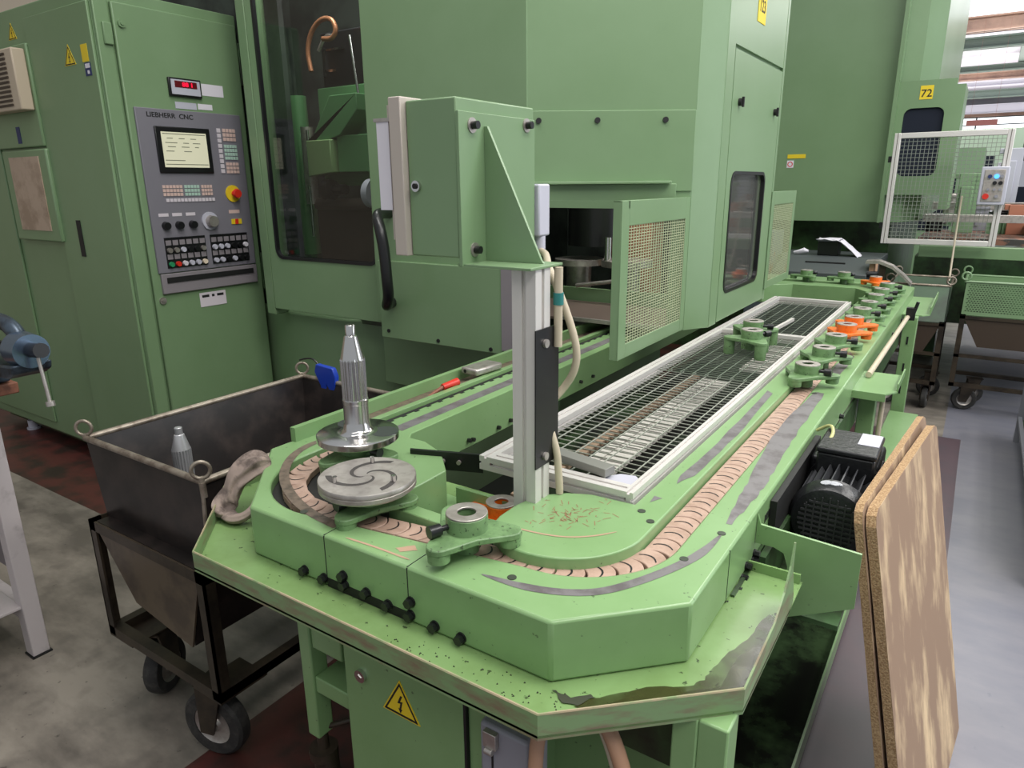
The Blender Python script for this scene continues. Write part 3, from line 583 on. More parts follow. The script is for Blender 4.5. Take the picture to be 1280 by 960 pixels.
cb = obj('cable', MB().tube([(-0.774, 1.268, 1.364), (-0.735, 1.23, 1.362), (-0.690, 1.16, 1.350), (-0.663, 1.13, 1.335), (-0.642, 1.13, 1.295), (-0.618, 1.13, 1.238), (-0.605, 1.13, 1.193), (-0.611, 1.13, 1.152), (-0.634, 1.13, 1.117), (-0.650, 1.105, 1.09), (-0.640, 1.085, 1.05), (-0.622, 1.086, 1.0), (-0.619, 1.086, 0.96), (-0.616, 1.086, 0.93), (-0.616, 1.086, 0.915)], 0.0075, 10, 2), HOSEM)
obj('cable_run', MB().cyl((-0.624, 1.088, 1.356), (-0.624, 1.088, 1.21), 0.008), HOSEM, post)
obj('cable_marker', MB().cyl((-0.624, 1.088, 1.310), (-0.624, 1.088, 1.288), 0.0097), mat('teal_marker', srgb(40, 120, 116), 0.5), post)
tag(cb, 'beige cable looping down the right side of the aluminium post', 'cable')

# ================================================================ PALLET CONVEYOR
ZT = 0.90      # top of the chain cover plates
cv = thing('pallet_conveyor', 'long green oval pallet conveyor with tan chain, oily tray and drive motor', 'conveyor', (-0.75, 2.6, 0))
XR, XL, YF, YB = -0.276, -1.335, 0.735, 4.90
def arc(cx, cy, r, a0, a1, n=14): return [(cx+r*math.cos(math.radians(a0+(a1-a0)*i/n)), cy+r*math.sin(math.radians(a0+(a1-a0)*i/n))) for i in range(n+1)]
RC = 0.125
outer = [(-1.111, YF), (-0.429, YF), (XR, 0.888), (XR, 4.66), (-0.47, YB), (-1.14, YB), (XL, 4.70), (XL, 0.958)]
ri = 0.190
inner = arc(-0.352-ri, 0.843+ri, ri, 0, -90)+arc(-1.235+0.215, 0.772+0.215+0.0, 0.215, -90, -180)+[(-1.235, 4.40)]+arc(-1.235+ri, 4.70-ri, ri, 180, 90)+arc(-0.352-ri, 4.70-ri, ri, 90, 0)
def ring_plate(mb, out, inn, z0, z1):
    """flat ring between two closed outlines, solid"""
    bm = mb.bm; res = []
    for z in (z0, z1):
        vo = [bm.verts.new((*p, z)) for p in out]; vi = [bm.verts.new((*p, z)) for p in inn]
        eo = [bm.edges.new((vo[i], vo[(i+1) % len(vo)])) for i in range(len(vo))]; ei = [bm.edges.new((vi[i], vi[(i+1) % len(vi)])) for i in range(len(vi))]
        bmesh.ops.triangle_fill(bm, edges=eo+ei, use_beauty=True, use_dissolve=False); res.append((vo, vi))
    for k in (0, 1):
        a, b = res[0][k], res[1][k]; n = len(a)
        for i in range(n): bm.faces.new((a[i], a[(i+1) % n], b[(i+1) % n], b[i]))
    return mb
# outer guard: top plate plus the folded outer face; built in one ring, front face split by seams
zlow = 0.797
obj('outer_guard', ring_plate(MB(), outer, inner, zlow, ZT), CONV, cv, bevel=0.005)
for x in (-0.900, -0.702): obj('seam', MB().box(x-0.0008, x+0.0008, YF-0.0006, YF+0.004, zlow, ZT-0.002).box(x-0.0008, x+0.0008, YF, YF+0.08, ZT, ZT+0.0004), INK, cv, smooth=False)
obj('seam', MB().box(XR-0.004, XR+0.0006, 1.075, 1.0766, zlow, ZT-0.002), INK, cv, smooth=False)
# bolts along the foot of the skirt
def bolt(x, y, z, ax, parent, r=0.0085):
    d = 0.012
    if ax == 'y': obj('hex_bolt', MB().cyl((x, y, z), (x, y-0.003, z), r*1.15, seg=16).cyl((x, y-0.003, z), (x, y-d, z), r, seg=6), BLACK, parent)
    else: obj('hex_bolt', MB().cyl((x, y, z), (x+0.003, y, z), r*1.15, seg=16).cyl((x+0.003, y, z), (x+d, y, z), r, seg=6), BLACK, parent)
for (u, v) in ((382, 712), (406, 722), (430, 719), (544, 782), (577, 797), (514, 752)):
    x, z = PY(u, v, YF); bolt(x, YF, z, 'y', cv)
slot = MB(); a = PY(423, 722, YF); slot.box(-0.898, -0.705, YF-0.0008, YF+0.003, zlow, zlow+0.018)
obj('adjusting_slot', slot, INK, cv, smooth=False)
for (u, v) in ((432, 731), (459, 741), (486, 756), (514, 769)):
    x, z = PY(u, v, YF); bolt(x, YF, z+0.001, 'y', cv)
for (u, v) in ((908, 756), (919, 737), (927, 722), (932, 707), (940, 700), (942, 691), (936, 706)):
    y, z = PX(u, v, XR); bolt(XR, y, z, 'x', cv, 0.007)
for y in (1.75, 2.2, 2.65, 3.1, 3.6, 4.0): bolt(XR, y, 0.815, 'x', cv, 0.007)
# chain bed
obj('chain_bed', ring_plate(MB(), [(p[0]*1.0, p[1]) for p in arc(-0.45, 0.92, 0.10, 0, -90)+arc(-1.05, 0.95, 0.20, -90, -180)+[(-1.25, 4.52)]+arc(-1.1, 4.6, 0.15, 180, 90)+arc(-0.5, 4.6, 0.15, 90, 0)],
    [(-0.44, 1.02), (-0.54, 0.92), (-0.95, 0.92), (-1.09, 1.02), (-1.14, 1.2), (-1.14, 4.4), (-1.05, 4.55), (-0.55, 4.55), (-0.44, 4.4)], 0.868, 0.878), DARKGAP, cv)
# inner guides: the round cover at the right, the octagonal one at the left, the straights
GI = 0.914
cover = arc(-0.407-0.155, 0.858+0.155, 0.155, 0, -90)+[(-0.581, 0.859), (-0.606, 0.868), (-0.636, 0.888), (-0.655, 0.912), (-0.662, 0.945), (-0.662, 0.995), (-0.654, 1.035), (-0.635, 1.070), (-0.605, 1.098), (-0.56, 1.118), (-0.472, 1.122), (-0.470, 4.30), (-0.407, 4.30)]
obj('inner_guard', MB().prism(cover, 0.872, GI), CONV, cv, bevel=0.0025, label='green inner guard with scratched round end')
sc = MB()
rr = random.Random(3)
for i in range(75):
    u = rr.gauss(712, 24); v = rr.gauss(644, 8); x, y = PZ(u, v, GI); a = rr.uniform(0, PI); l = rr.uniform(0.003, 0.009); w_ = 0.0007
    dx, dy = math.cos(a)*l, math.sin(a)*l; nx, ny = -math.sin(a)*w_, math.cos(a)*w_
    sc.quad([(x-dx-nx, y-dy-ny, GI+0.0004), (x+dx-nx, y+dy-ny, GI+0.0004), (x+dx+nx, y+dy+ny, GI+0.0004), (x-dx+nx, y-dy+ny, GI+0.0004)])
obj('scratches', sc, mat('scratch_brown', srgb(150, 104, 80), 0.6), cv, smooth=False, kind='stuff')
def decal(name, pts, z, mt, parent, jag=0.0, sub=3):
    P = [PZ(u, v, z) for u, v in pts]; Q = []
    n = len(P)
    for i in range(n):
        a, b = Vector(P[i]), Vector(P[(i+1) % n]); k = sub if jag else 1
        d = (b-a); nn = Vector((-d.y, d.x)).normalized() if d.length else d
        for j in range(k):
            q = a+d*j/k
            if jag: q = q+nn*rr.uniform(-jag, jag)
            Q.append((q.x, q.y))
    bm = MB(); vs = [bm.bm.verts.new((p[0], p[1], z+0.0005)) for p in Q]; es = [bm.bm.edges.new((vs[i], vs[(i+1) % len(vs)])) for i in range(len(vs))]
    bmesh.ops.triangle_fill(bm.bm, edges=es, use_beauty=True)
    return obj(name, bm, mt, parent, smooth=False)
def ribbon(name, pts, wd, z, mt, parent, taper=True):
    P = [Vector(PZ(u, v, z)) for u, v in pts]
    for _ in range(3):
        Q = [P[0]]
        for i in range(len(P)-1): Q += [P[i].lerp(P[i+1], .25), P[i].lerp(P[i+1], .75)]
        P = Q+[P[-1]]
    mb = MB(); L = []; n = len(P)
    for i, p in enumerate(P):
        d = (P[min(i+1, n-1)]-P[max(0, i-1)]).normalized(); nn = Vector((-d.y, d.x)); t = i/(n-1)
        w_ = wd*(min(1, 5*t, 5*(1-t)) if taper else 1)*0.5+0.0004
        L.append((p+nn*w_, p-nn*w_))
    for i in range(n-1):
        a, b = L[i]; c, d = L[i+1]; mb.quad([(*a, z+0.0006), (*b, z+0.0006), (*d, z+0.0006), (*c, z+0.0006)])
    return obj(name, mb, mt, parent, smooth=False)
ribbon('wear_line', [(616, 650), (650, 662), (700, 672), (740, 671), (771, 665)], 0.0035, GI, SCRATCH, cv)
ribbon('wear_groove', [(602, 718), (650, 733), (700, 741), (750, 741), (800, 727), (850, 707), (880, 690), (902, 668)], 0.017, ZT, WORN, cv)
ribbon('wear_groove', [(412, 548), (385, 556), (362, 572), (353, 595), (362, 618), (385, 640), (422, 658)], 0.020, ZT, WEARB, cv, False)
decal('worn_patch', [(1019, 490), (1031, 492), (1018, 512), (1003, 532), (990, 552), (977, 570), (967, 590), (957, 607), (948, 618), (936, 633), (925, 644), (915, 656), (907, 655), (914, 638), (925, 620), (934, 604), (946, 580), (960, 555), (977, 530), (1000, 508)], ZT, WORN, cv, 0.0025)
decal('worn_patch', [(960, 488), (966, 492), (930, 535), (900, 565), (868, 595), (845, 605), (850, 594), (880, 570), (925, 525)], GI, WORN, cv, 0.002)
decal('worn_patch', [(1062, 440), (1068, 446), (1052, 466), (1038, 480), (1032, 476), (1046, 456)], ZT, WORN, cv, 0.003)
decal('worn_patch', [(818, 620), (828, 623), (812, 628)], GI, WORN, cv)
ribbon('edge_scratch', [(432, 672), (470, 684), (512, 700)], 0.004, ZT, SCRATCH, cv)
decal('worn_patch', [(494, 685), (518, 682), (522, 688), (500, 690)], ZT, SCRATCH, cv, 0.001)
SCREWM = mat('screw_dark', srgb(78, 84, 74), 0.4, 0.5)
for u, v, z in ((802, 639, GI), (813, 652, GI), (902, 667, ZT), (855, 699, ZT), (640, 722, ZT), (551, 703, ZT), (1018, 492, ZT), (1105, 408, ZT), (380, 640, ZT)):
    x, y = PZ(u, v, z); obj('countersunk_screw', MB().cyl((x, y, z), (x, y, z+0.0012), 0.0075, seg=16), SCREWM, cv)
octo = [(-0.877, 0.93), (-0.877, 1.055), (-0.953, 1.132), (-1.03, 1.165), (-1.078, 1.165), (-1.095, 1.19), (-1.095, 4.3), (-1.203, 4.3), (-1.203, 1.17), (-1.170, 1.04), (-1.115, 0.95), (-1.06, 0.895), (-0.98, 0.872), (-0.905, 0.880)]
obj('inner_guard', MB().prism(octo, 0.800, GI), CONV, cv, bevel=0.0025, label='green octagonal inner guard under the steel discs')
obj('bridge_guard', MB().prism([(-0.878, 0.878), (-0.664, 0.874), (-0.664, 0.905), (-0.878, 0.910)], 0.85, 0.904), CONV, cv, bevel=0.002)
obj('inner_skirt', MB().box(-1.105, -1.0965, 1.18, 4.25, 0.80, 0.85).box(-0.474, -0.468, 1.12, 4.18, 0.78, 0.871), CONV, cv)
obj('far_inner_guard', MB().prism([(-1.203, 4.302), (-1.05, 4.302), (-0.91, 4.445), (-0.56, 4.445), (-0.472, 4.302), (-0.407, 4.302), (-0.407, 4.42), (-0.53, 4.565), (-1.05, 4.565), (-1.203, 4.42)], 0.800, 0.902), CONV, cv, bevel=0.002)
# left straight details: raised lip sheet, grooves
obj('back_lip', MB().prism([(-1.335, 1.02), (-1.318, 1.02), (-1.318, 4.4), (-1.335, 4.4)], 0.90, 0.935), CONV, cv)
obj('guide_rail', MB().box(-1.262, -1.243, 1.17, 4.3, ZT, 0.916).box(-1.290, -1.262, 1.2, 4.3, ZT, 0.903), WEARB, cv, bevel=0.001)
obj('guide_rail', MB().box(-1.243, -1.222, 1.15, 4.3, ZT-0.006, 0.922), CONV, cv, bevel=0.001)
obj('dirt_strip', MB().box(-1.16, -1.125, 1.19, 4.1, GI, GI+0.0008), WORN, cv)
sk = MB()
for i in range(60): sk.box(-1.222, -1.214, 1.25+i*0.045, 1.262+i*0.045, 0.88, 0.9)
obj('rack_teeth', sk, INK, cv, smooth=False, kind='stuff')
for (u, v) in ((585, 550), (590, 549), (622, 534), (637, 525), (690, 505), (725, 477), (740, 470)):
    y, z = PX(u, v, -1.095); z = min(max(z, .815), .895); obj('side_bolt', MB().cyl((-1.095, y, z), (-1.085, y, z), 0.006, seg=6), BLACK, cv)
obj('gap_line', MB().box(-1.212, -1.203, 1.20, 4.25, GI, GI+0.001), INK, cv, smooth=False)
gm = MB()
for i in range(55): gm.box(-1.203, -1.194, 1.22+i*0.05, 1.236+i*0.05, GI, GI+0.001)
obj('gap_teeth', gm, INK, cv, smooth=False, kind='stuff')
obj('worn_strip', MB().box(-1.318, -1.285, 1.12, 4.3, ZT, ZT+0.001), WEARB, cv, smooth=False)
# chain links along the racetrack centre line
CW = 0.050
def path_pt(path, cum, s):
    for i in range(len(cum)-1):
        if cum[i+1] >= s:
            t = (s-cum[i])/(cum[i+1]-cum[i]); a, b = path[i], path[i+1]; return a.lerp(b, t), (b-a).normalized()
    return path[-1], (path[-1]-path[-2]).normalized()
cl = [Vector(p) for p in [(-0.379, 4.1), (-0.379, 1.03)]+arc(-0.379-0.175, 0.858+0.175, 0.175, 0, -90)[1:]+[(-0.72, 0.852)]+[(-0.98, 0.815)]+arc(-1.01, 1.00, 0.185, -90, -180)[1:]+[(-1.195, 4.1)]]
cum = [0]
for i in range(len(cl)-1): cum.append(cum[-1]+(cl[i+1]-cl[i]).length)
pitch = 0.050; ch = MB(); lips = MB(); s = 0.02
while s < cum[-1]-0.03:
    p, d = path_pt(cl, cum, s); n = Vector((-d.y, d.x)); out = []
    K = 8
    wl = CW/2
    front = []; back = []
    for j in range(K+1):
        q = -1+2*j/K; b = 0.012*(1-q*q)
        front.append(p+n*(q*wl)-d*(0.022+b)); back.append(p+n*(q*wl)-d*(b-0.0250))
    P = front+back[::-1]; z0, z1 = 0.880, 0.8935
    vs = [(*v, z0) for v in P]+[(*v, z1) for v in P]; m_ = len(P)
    ch._add(vs, [tuple(range(m_, 2*m_))]+[(i, (i+1) % m_, m_+(i+1) % m_, m_+i) for i in range(m_)])
    # pocket behind the raised lip
    L = [p+n*(q*wl*0.72)-d*(0.004+0.010*(1-q*q)) for q in [-1+2*j/6 for j in range(7)]]; R = [p+n*(q*wl*0.72)-d*(0.0005+0.010*(1-q*q)) for q in [-1+2*j/6 for j in range(7)]]
    for j in range(6): lips.quad([(*L[j], z1+0.0004), (*L[j+1], z1+0.0004), (*R[j+1], z1+0.0004), (*R[j], z1+0.0004)])
    s += pitch
k = obj('conveyor_chain', ch, CHAIN, cv, bevel=0.0015, kind='stuff')
obj('link_gaps', lips, INK, k, smooth=False, kind='stuff')
# tray with lips
tray = [(-1.167, 0.639), (-0.392, 0.639), (-0.178, 0.836), (-0.178, 1.215), (-0.262, 1.215), (-1.36, 1.215), (-1.40, 1.1), (-1.408, 0.880)]
obj('drip_tray', MB().prism(tray, 0.792, 0.796), TRAYM, cv, smooth=False)
def lip(mb, pts, z0, z1, t=0.003):
    for a, b in zip(pts[:-1], pts[1:]): mb.wall(a, b, z0, z1, t)
    return mb
obj('tray_lip', lip(MB(), [(-1.408, 1.10), (-1.408, 0.880), (-1.167, 0.639), (-0.392, 0.639), (-0.178, 0.836)], 0.788, 0.829), LIPM, cv, smooth=False)
obj('worn_edge', MB().tube([(-1.408, 0.882, 0.8292), (-1.167, 0.641, 0.8292), (-0.392, 0.641, 0.8292), (-0.180, 0.837, 0.8292)], 0.0022, 6), mat('bare_edge', srgb(160, 146, 118), 0.5, col2=srgb(120, 140, 96), scale=20), cv)
rl = MB(); rl.hprism([(0.836, 0.788), (0.836, 0.829), (1.00, 0.836), (1.055, 0.862), (1.085, 0.895), (1.10, 0.93), (1.103, 0.93), (1.105, 0.88), (1.125, 0.84), (1.14, 0.80), (1.10, 0.788)], lambda a, b: (-0.178, a, b), lambda a, b: (-0.181, a, b))
obj('tray_lip', rl, LIPM, cv, smooth=False)
curl = MB()
for i in range(0):
    a0, a1 = PI/2*i/8, PI/2*(i+1)/8
    f = lambda a: (1.13+0.085*math.sin(a), 0.796+0.05*(1-math.cos(a)))
    (ya, za), (yb, zb) = f(a0), f(a1); curl.quad([(-0.274, ya, za), (-0.181, ya, za), (-0.181, yb, zb), (-0.274, yb, zb)])
curl.prism([(-0.274, 1.205), (-0.181, 1.205), (-0.181, 1.21), (-0.274, 1.21)], 0.792, 0.815); obj('tray_upturn', curl, TRAYM, cv)
decal('oil_puddle', [(718, 884), (740, 873), (775, 866), (820, 858), (862, 858), (880, 850), (892, 835), (912, 815), (935, 800), (948, 780), (962, 768), (975, 775), (962, 815), (945, 845), (928, 866), (850, 876), (780, 886), (735, 890)], 0.7965, OIL, cv, 0.002, 4)
decal('oil_puddle', [(760, 880), (800, 868), (850, 866), (900, 858), (925, 820), (945, 808), (940, 840), (925, 862), (850, 874)], 0.7972, OIL, cv, 0.002, 4)
decal('dark_dirt', [(690, 862), (702, 868), (720, 872), (738, 868), (745, 872), (722, 882), (705, 878)], 0.7975, mat('black_dirt', srgb(52, 56, 40), 0.6), cv, 0.003)
dirt = MB()
for i in range(60):
    t = rr.random(); u = 470+t*230+rr.gauss(0, 9); v = 785+t*92+rr.gauss(0, 9)+8; x, y = PZ(u, v, 0.796); r = rr.uniform(0.0006, 0.0018)
    if y > YF-0.004: continue
    dirt.prism([(x+r*math.cos(k*2.1)*rr.uniform(.6, 1.5), y+r*math.sin(k*2.1)*rr.uniform(.6, 1.5)) for k in range(3)], 0.796, 0.7975)
obj('swarf_specks', dirt, mat('swarf', srgb(60, 66, 48), 0.6), cv, smooth=False, kind='stuff')
# legs, frame and switch box under the tray
def leg(name, x0, x1, y0, y1, z0, z1): return obj(name, MB().box(x0, x1, y0, y1, z0, z1), CONV, cv, bevel=0.003)
leg('leg', -1.018, -0.985, 0.745, 0.785, 0.40, 0.79)
obj('levelling_foot', MB().cyl((-1.0, 0.765, 0.40), (-1.0, 0.765, 0.34), 0.012).cyl((-1.0, 0.765, 0.36), (-1.0, 0.765, 0.34), 0.03).cyl((-1.0, 0.77, 0.0), (-1.0, 0.77, 0.34), 0.035, 0.025), STANDM, cv)
leg('leg', -0.985, -0.90, 0.75, 0.78, 0.62, 0.79)
obj('cross_bar', MB().box(-0.985, -0.87, 0.75, 0.80, 0.515, 0.55).box(-0.985, -0.87, 0.75, 0.98, 0.548, 0.552), CONV, cv, bevel=0.002)
obj('tie_rod', MB().cyl((-0.99, 0.775, 0.41), (-0.87, 0.84, 0.46), 0.006), STANDM, cv)
sb = obj('switch_box', MB().box(-0.872, -0.585, 0.735, 1.05, 0.18, 0.79), CONV, cv, bevel=0.003)
obj('box_door', MB().box(-0.868, -0.590, 0.729, 0.735, 0.20, 0.785), CONV, sb, bevel=0.002)
obj('door_gap', MB().box(-0.589, -0.584, 0.7285, 0.736, 0.18, 0.79), INK, sb, smooth=False)
obj('lock', MB().cyl((-0.823, 0.729, 0.642), (-0.823, 0.722, 0.642), 0.0125, seg=24).cyl((-0.823, 0.722, 0.642), (-0.823, 0.7205, 0.642), 0.005, seg=3), STEEL, sb)
hv_sign(sb, 'y', 0.729, -0.729, 0.634, 0.088)
leg('box_frame', -0.584, -0.545, 0.735, 1.0, 0.0, 0.79)
leg('leg', -0.225, -0.183, 0.79, 0.84, 0.0, 0.79)
leg('leg_flange', -0.262, -0.225, 0.79, 0.796, 0.0, 0.79)
leg('frame_beam', -0.262, -0.20, 0.84, 4.3, 0.69, 0.79) if False else None
obj('frame_beam', MB().box(-0.545, -0.262, 0.86, 0.90, 0.62, 0.70).box(-0.50, -0.46, 0.9, 4.2, 0.70, 0.79), DKGREEN, cv)
obj('back_panel', MB().box(-0.545, -0.262, 0.955, 0.965, 0.0, 0.62), CONV, cv)
plug = obj('multi_pin_connector', MB().box(-0.535, -0.445, 0.700, 0.76, 0.50, 0.705), GREYM, cv, bevel=0.006, label='grey multi-pin connector housing')
obj('housing_seam', MB().box(-0.512, -0.509, 0.6985, 0.701, 0.5, 0.68), INK, plug, smooth=False)
obj('locking_lever', MB().box(-0.522, -0.498, 0.690, 0.700, 0.672, 0.700).cyl((-0.517, 0.69, 0.668), (-0.503, 0.69, 0.668), 0.006), STEELB, plug, bevel=0.001)
obj('hose', MB().tube([(-0.435, 0.69, 0.30), (-0.432, 0.69, 0.5), (-0.428, 0.69, 0.70), (-0.43, 0.72, 0.76)], 0.011, 12, 1), HOSEP, cv)
obj('hose', MB().tube([(-0.36, 0.76, 0.76), (-0.325, 0.745, 0.73), (-0.30, 0.74, 0.66), (-0.29, 0.74, 0.55), (-0.29, 0.74, 0.3)], 0.012, 12, 2), HOSEP, cv)
obj('hose', MB().tube([(-0.375, 0.765, 0.76), (-0.345, 0.755, 0.73), (-0.320, 0.752, 0.66), (-0.312, 0.752, 0.55), (-0.31, 0.75, 0.3)], 0.008, 12, 2), HOSEM, cv)
# oil pan near the floor
obj('floor_pan', MB().box(-0.95, -0.196, 0.70, 2.6, 0.03, 0.04), mat('oily_pan', srgb(60, 80, 52), 0.12, col2=srgb(24, 26, 22), scale=3.5, thr=(0.42, 0.55)), cv, smooth=False)
obj('pan_rim', MB().box(-0.198, -0.192, 0.70, 2.6, 0.03, 0.10).box(-0.95, -0.196, 2.594, 2.6, 0.03, 0.10), CONV, cv, smooth=False)
# side bracket carrying the motor
br = MB(); pts = [(-0.275, 0.892), (-0.268, 0.872), (-0.092, 0.862), (-0.092, 0.752), (-0.21, 0.690), (-0.213, 0.80), (-0.222, 0.825), (-0.24, 0.832), (-0.275, 0.832)]
br.hprism(pts, lambda a, b: (a, 1.250, b), lambda a, b: (a, 1.256, b))
bk_ = obj('motor_bracket', br, CONV, cv, smooth=False)
obj('bracket_floor', MB().box(-0.275, -0.115, 1.26, 1.95, 0.69, 0.70).box(-0.27, -0.255, 1.26, 1.95, 0.7, 0.80), DKGREEN, bk_, smooth=False)
my = 1.46
mo = obj('drive_motor', MB().cyl((-0.180, my+0.05, 0.805), (-0.180, my+0.24, 0.805), 0.056, seg=36), BLACKM, cv, label='black finned electric motor')
Mm = Matrix.Translation((-0.180, my, 0.805)) @ Matrix.Rotation(-PI/2, 4, 'X')
fc = obj('fan_cover', MB().lathe([(0.0, 0.002), (0.058, 0.002), (0.074, 0.006), (0.081, 0.016), (0.083, 0.048), (0.0, 0.049)], 44, Mm, cap=False), BLACKM, mo)
g = MB()
for i in range(-4, 5):
    t = i*0.011; h = math.sqrt(max(0, 0.060**2-t*t)); g.box(-0.180-h, -0.180+h, my-0.001, my+0.003, 0.805+t-0.0022, 0.805+t+0.0022)
for i in range(-3, 4):
    t = i*0.015; h = math.sqrt(max(0, 0.060**2-t*t)); g.box(-0.180+t-0.0015, -0.180+t+0.0015, my-0.0015, my+0.003, 0.805-h, 0.805+h)
obj('fan_grille', g, mat('grille_dark_grey', srgb(52, 52, 54), 0.35), mo, smooth=False)
g = MB()
for i in range(26):
    a = 2*PI*i/26; M_ = Matrix.Translation((-0.180, my, 0.805)) @ Matrix.Rotation(a, 4, 'Y'); g.box(0.050, 0.080, 0.05, 0.21, -0.0014, 0.0014, M_)
obj('cooling_fins', g, mat('fin_highlight_grey', srgb(58, 59, 62), 0.35), mo, smooth=False)  # fins greyer than the motor body: their highlight is put into the colour
obj('flange', MB().cyl((-0.180, my+0.19, 0.805), (-0.180, my+0.21, 0.805), 0.085, seg=36), BLACKM, mo)
obj('gearbox', MB().box(-0.262, -0.115, my+0.21, my+0.37, 0.72, 0.875).cyl((-0.275, my+0.29, 0.80), (-0.105, my+0.29, 0.80), 0.06), BLACKM, mo, bevel=0.010)
tb = obj('terminal_box', MB().box(-0.240, -0.120, my+0.155, my+0.30, 0.845, 0.905), BLACKM, mo, bevel=0.005)
obj('box_lid', MB().box(-0.243, -0.117, my+0.152, my+0.303, 0.905, 0.918), BLACKM, tb, bevel=0.004)
obj('motor_label', MB().box(-0.165, -0.121, my+0.215, my+0.298, 0.918, 0.919), GREYL, tb, smooth=False)
rdp = MB()
for (u, v, r) in ((1018, 603, 0.012), (1028, 600, 0.009), (1036, 608, 0.011), (1046, 612, 0.006), (1024, 612, 0.004)):
    a = math.atan2(u-1035, 90)
    rdp.cyl((-0.180+0.0815*math.sin(a), my+0.032-r*0.3, 0.805+0.0815*math.cos(a)), (-0.180+0.0835*math.sin(a), my+0.032-r*0.3, 0.805+0.0835*math.cos(a)), r, seg=9)
obj('chipped_paint', rdp, mat('bare_chip', srgb(170, 172, 178), 0.4), fc, smooth=False)
obj('drive_housing', MB().box(-0.275, -0.262, 1.35, 1.80, 0.74, 0.88), INK, cv, smooth=False)
nmb = MB()
for i in range(5): nmb.box(XR, XR+0.0008, 1.315+i*0.014, 1.324+i*0.014, 0.845, 0.862)
obj('stencil_marks', nmb, INK, cv, smooth=False)
ye = obj('yellow_green_wire', MB().tube([(-0.27, 1.78, 0.90), (-0.235, 1.76, 0.93), (-0.22, 1.70, 0.92), (-0.24, 1.66, 0.90)], 0.004, 8, 2), mat('wire_yellow', srgb(190, 190, 130), 0.5), mo)
# side shelves and far legs
obj('side_shelf', MB().prism([(-0.29, 2.42), (-0.178, 2.42), (-0.150, 2.47), (-0.150, 2.70), (-0.29, 2.70)], 0.838, 0.843).prism([(-0.29, 2.414), (-0.178, 2.414), (-0.178, 2.42), (-0.29, 2.42)], 0.818, 0.843).box(-0.153, -0.149, 2.47, 2.70, 0.843, 0.868), CONV, cv, smooth=False)
obj('side_shelf', MB().prism([(-0.30, 4.02), (-0.185, 4.02), (-0.155, 4.06), (-0.155, 4.68), (-0.35, 4.68)], 0.838, 0.843).box(-0.158, -0.153, 4.06, 4.68, 0.843, 0.88), CONV, cv, smooth=False)
lg = leg('leg', -0.262, -0.20, 3.96, 4.02, 0.0, 0.84)
obj('slot_holes', MB().box(-0.236, -0.228, 3.957, 3.961, 0.70, 0.74).box(-0.236, -0.228, 3.957, 3.961, 0.56, 0.60).box(-0.236, -0.228, 3.957, 3.961, 0.44, 0.48), INK, lg, smooth=False)
leg('leg', -0.262, -0.21, 2.50, 2.56, 0.0, 0.84)
obj('leg_shroud', MB().box(-0.262, -0.13, 3.0, 3.9, 0.0, 0.36), CONV, cv, bevel=0.003)
obj('stay_rod', MB().cyl((-0.240, 3.88, 0.855), (-0.252, 2.60, 0.855), 0.010), HOSEM, cv)
obj('stay_bracket', MB().box(-0.25, -0.21, 3.86, 3.90, 0.84, 0.90).cyl((-0.22, 3.88, 0.86), (-0.205, 3.88, 0.93), 0.008), BLACK, cv)
obj('conduit', MB().cyl((-0.195, 2.56, 0.10), (-0.195, 2.56, 0.83), 0.008), HOSEM, cv)
obj('far_skirt', MB().box(-0.275, -0.268, 1.1, 4.3, 0.70, 0.80).box(-0.60, -0.55, 1.1, 4.2, 0.1, 0.7), DKGREEN, cv)
# pan and swarf chute under the grating
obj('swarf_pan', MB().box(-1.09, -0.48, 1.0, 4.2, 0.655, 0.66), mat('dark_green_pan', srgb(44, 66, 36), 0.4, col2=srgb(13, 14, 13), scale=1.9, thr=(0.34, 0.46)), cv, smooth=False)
obj('front_deck', MB().prism([(-1.05, 0.82), (-0.45, 0.82), (-0.45, 1.12), (-1.05, 1.16)], 0.79, 0.80), CONV, cv, smooth=False)
obj('deck_rib', MB().prism([(-0.86, 1.02), (-0.68, 0.99), (-0.68, 1.01), (-0.86, 1.045)], 0.80, 0.845).box(-0.88, -0.50, 1.09, 1.10, 0.80, 0.86), CONV, cv, smooth=False)
sl = MB()
for i in range(26):
    y = 1.66+i*0.043; sl.box(-0.842, -0.770, y, y+0.031, 0.70, 0.71); sl.box(-0.880, -0.847, y+0.008, y+0.036, 0.70, 0.71)
for i in range(14): y = 3.0+i*0.04; sl.box(-0.80, -0.70, y, y+0.02, 0.70, 0.71)
obj('slat_chain', sl, SLAT, cv, smooth=False, kind='stuff')
sl = MB()
for i in range(40):
    y = 1.25+i*0.036; sl.box(-0.935, -0.900, y+0.1, y+0.12, 0.70, 0.715)
obj('slat_chain', sl, mat('rusty_slat', srgb(150, 128, 108), 0.5), cv, smooth=False, kind='stuff')
obj('dark_trough', MB().box(-0.72, -0.50, 1.15, 4.1, 0.67, 0.68), INK, cv, smooth=False)

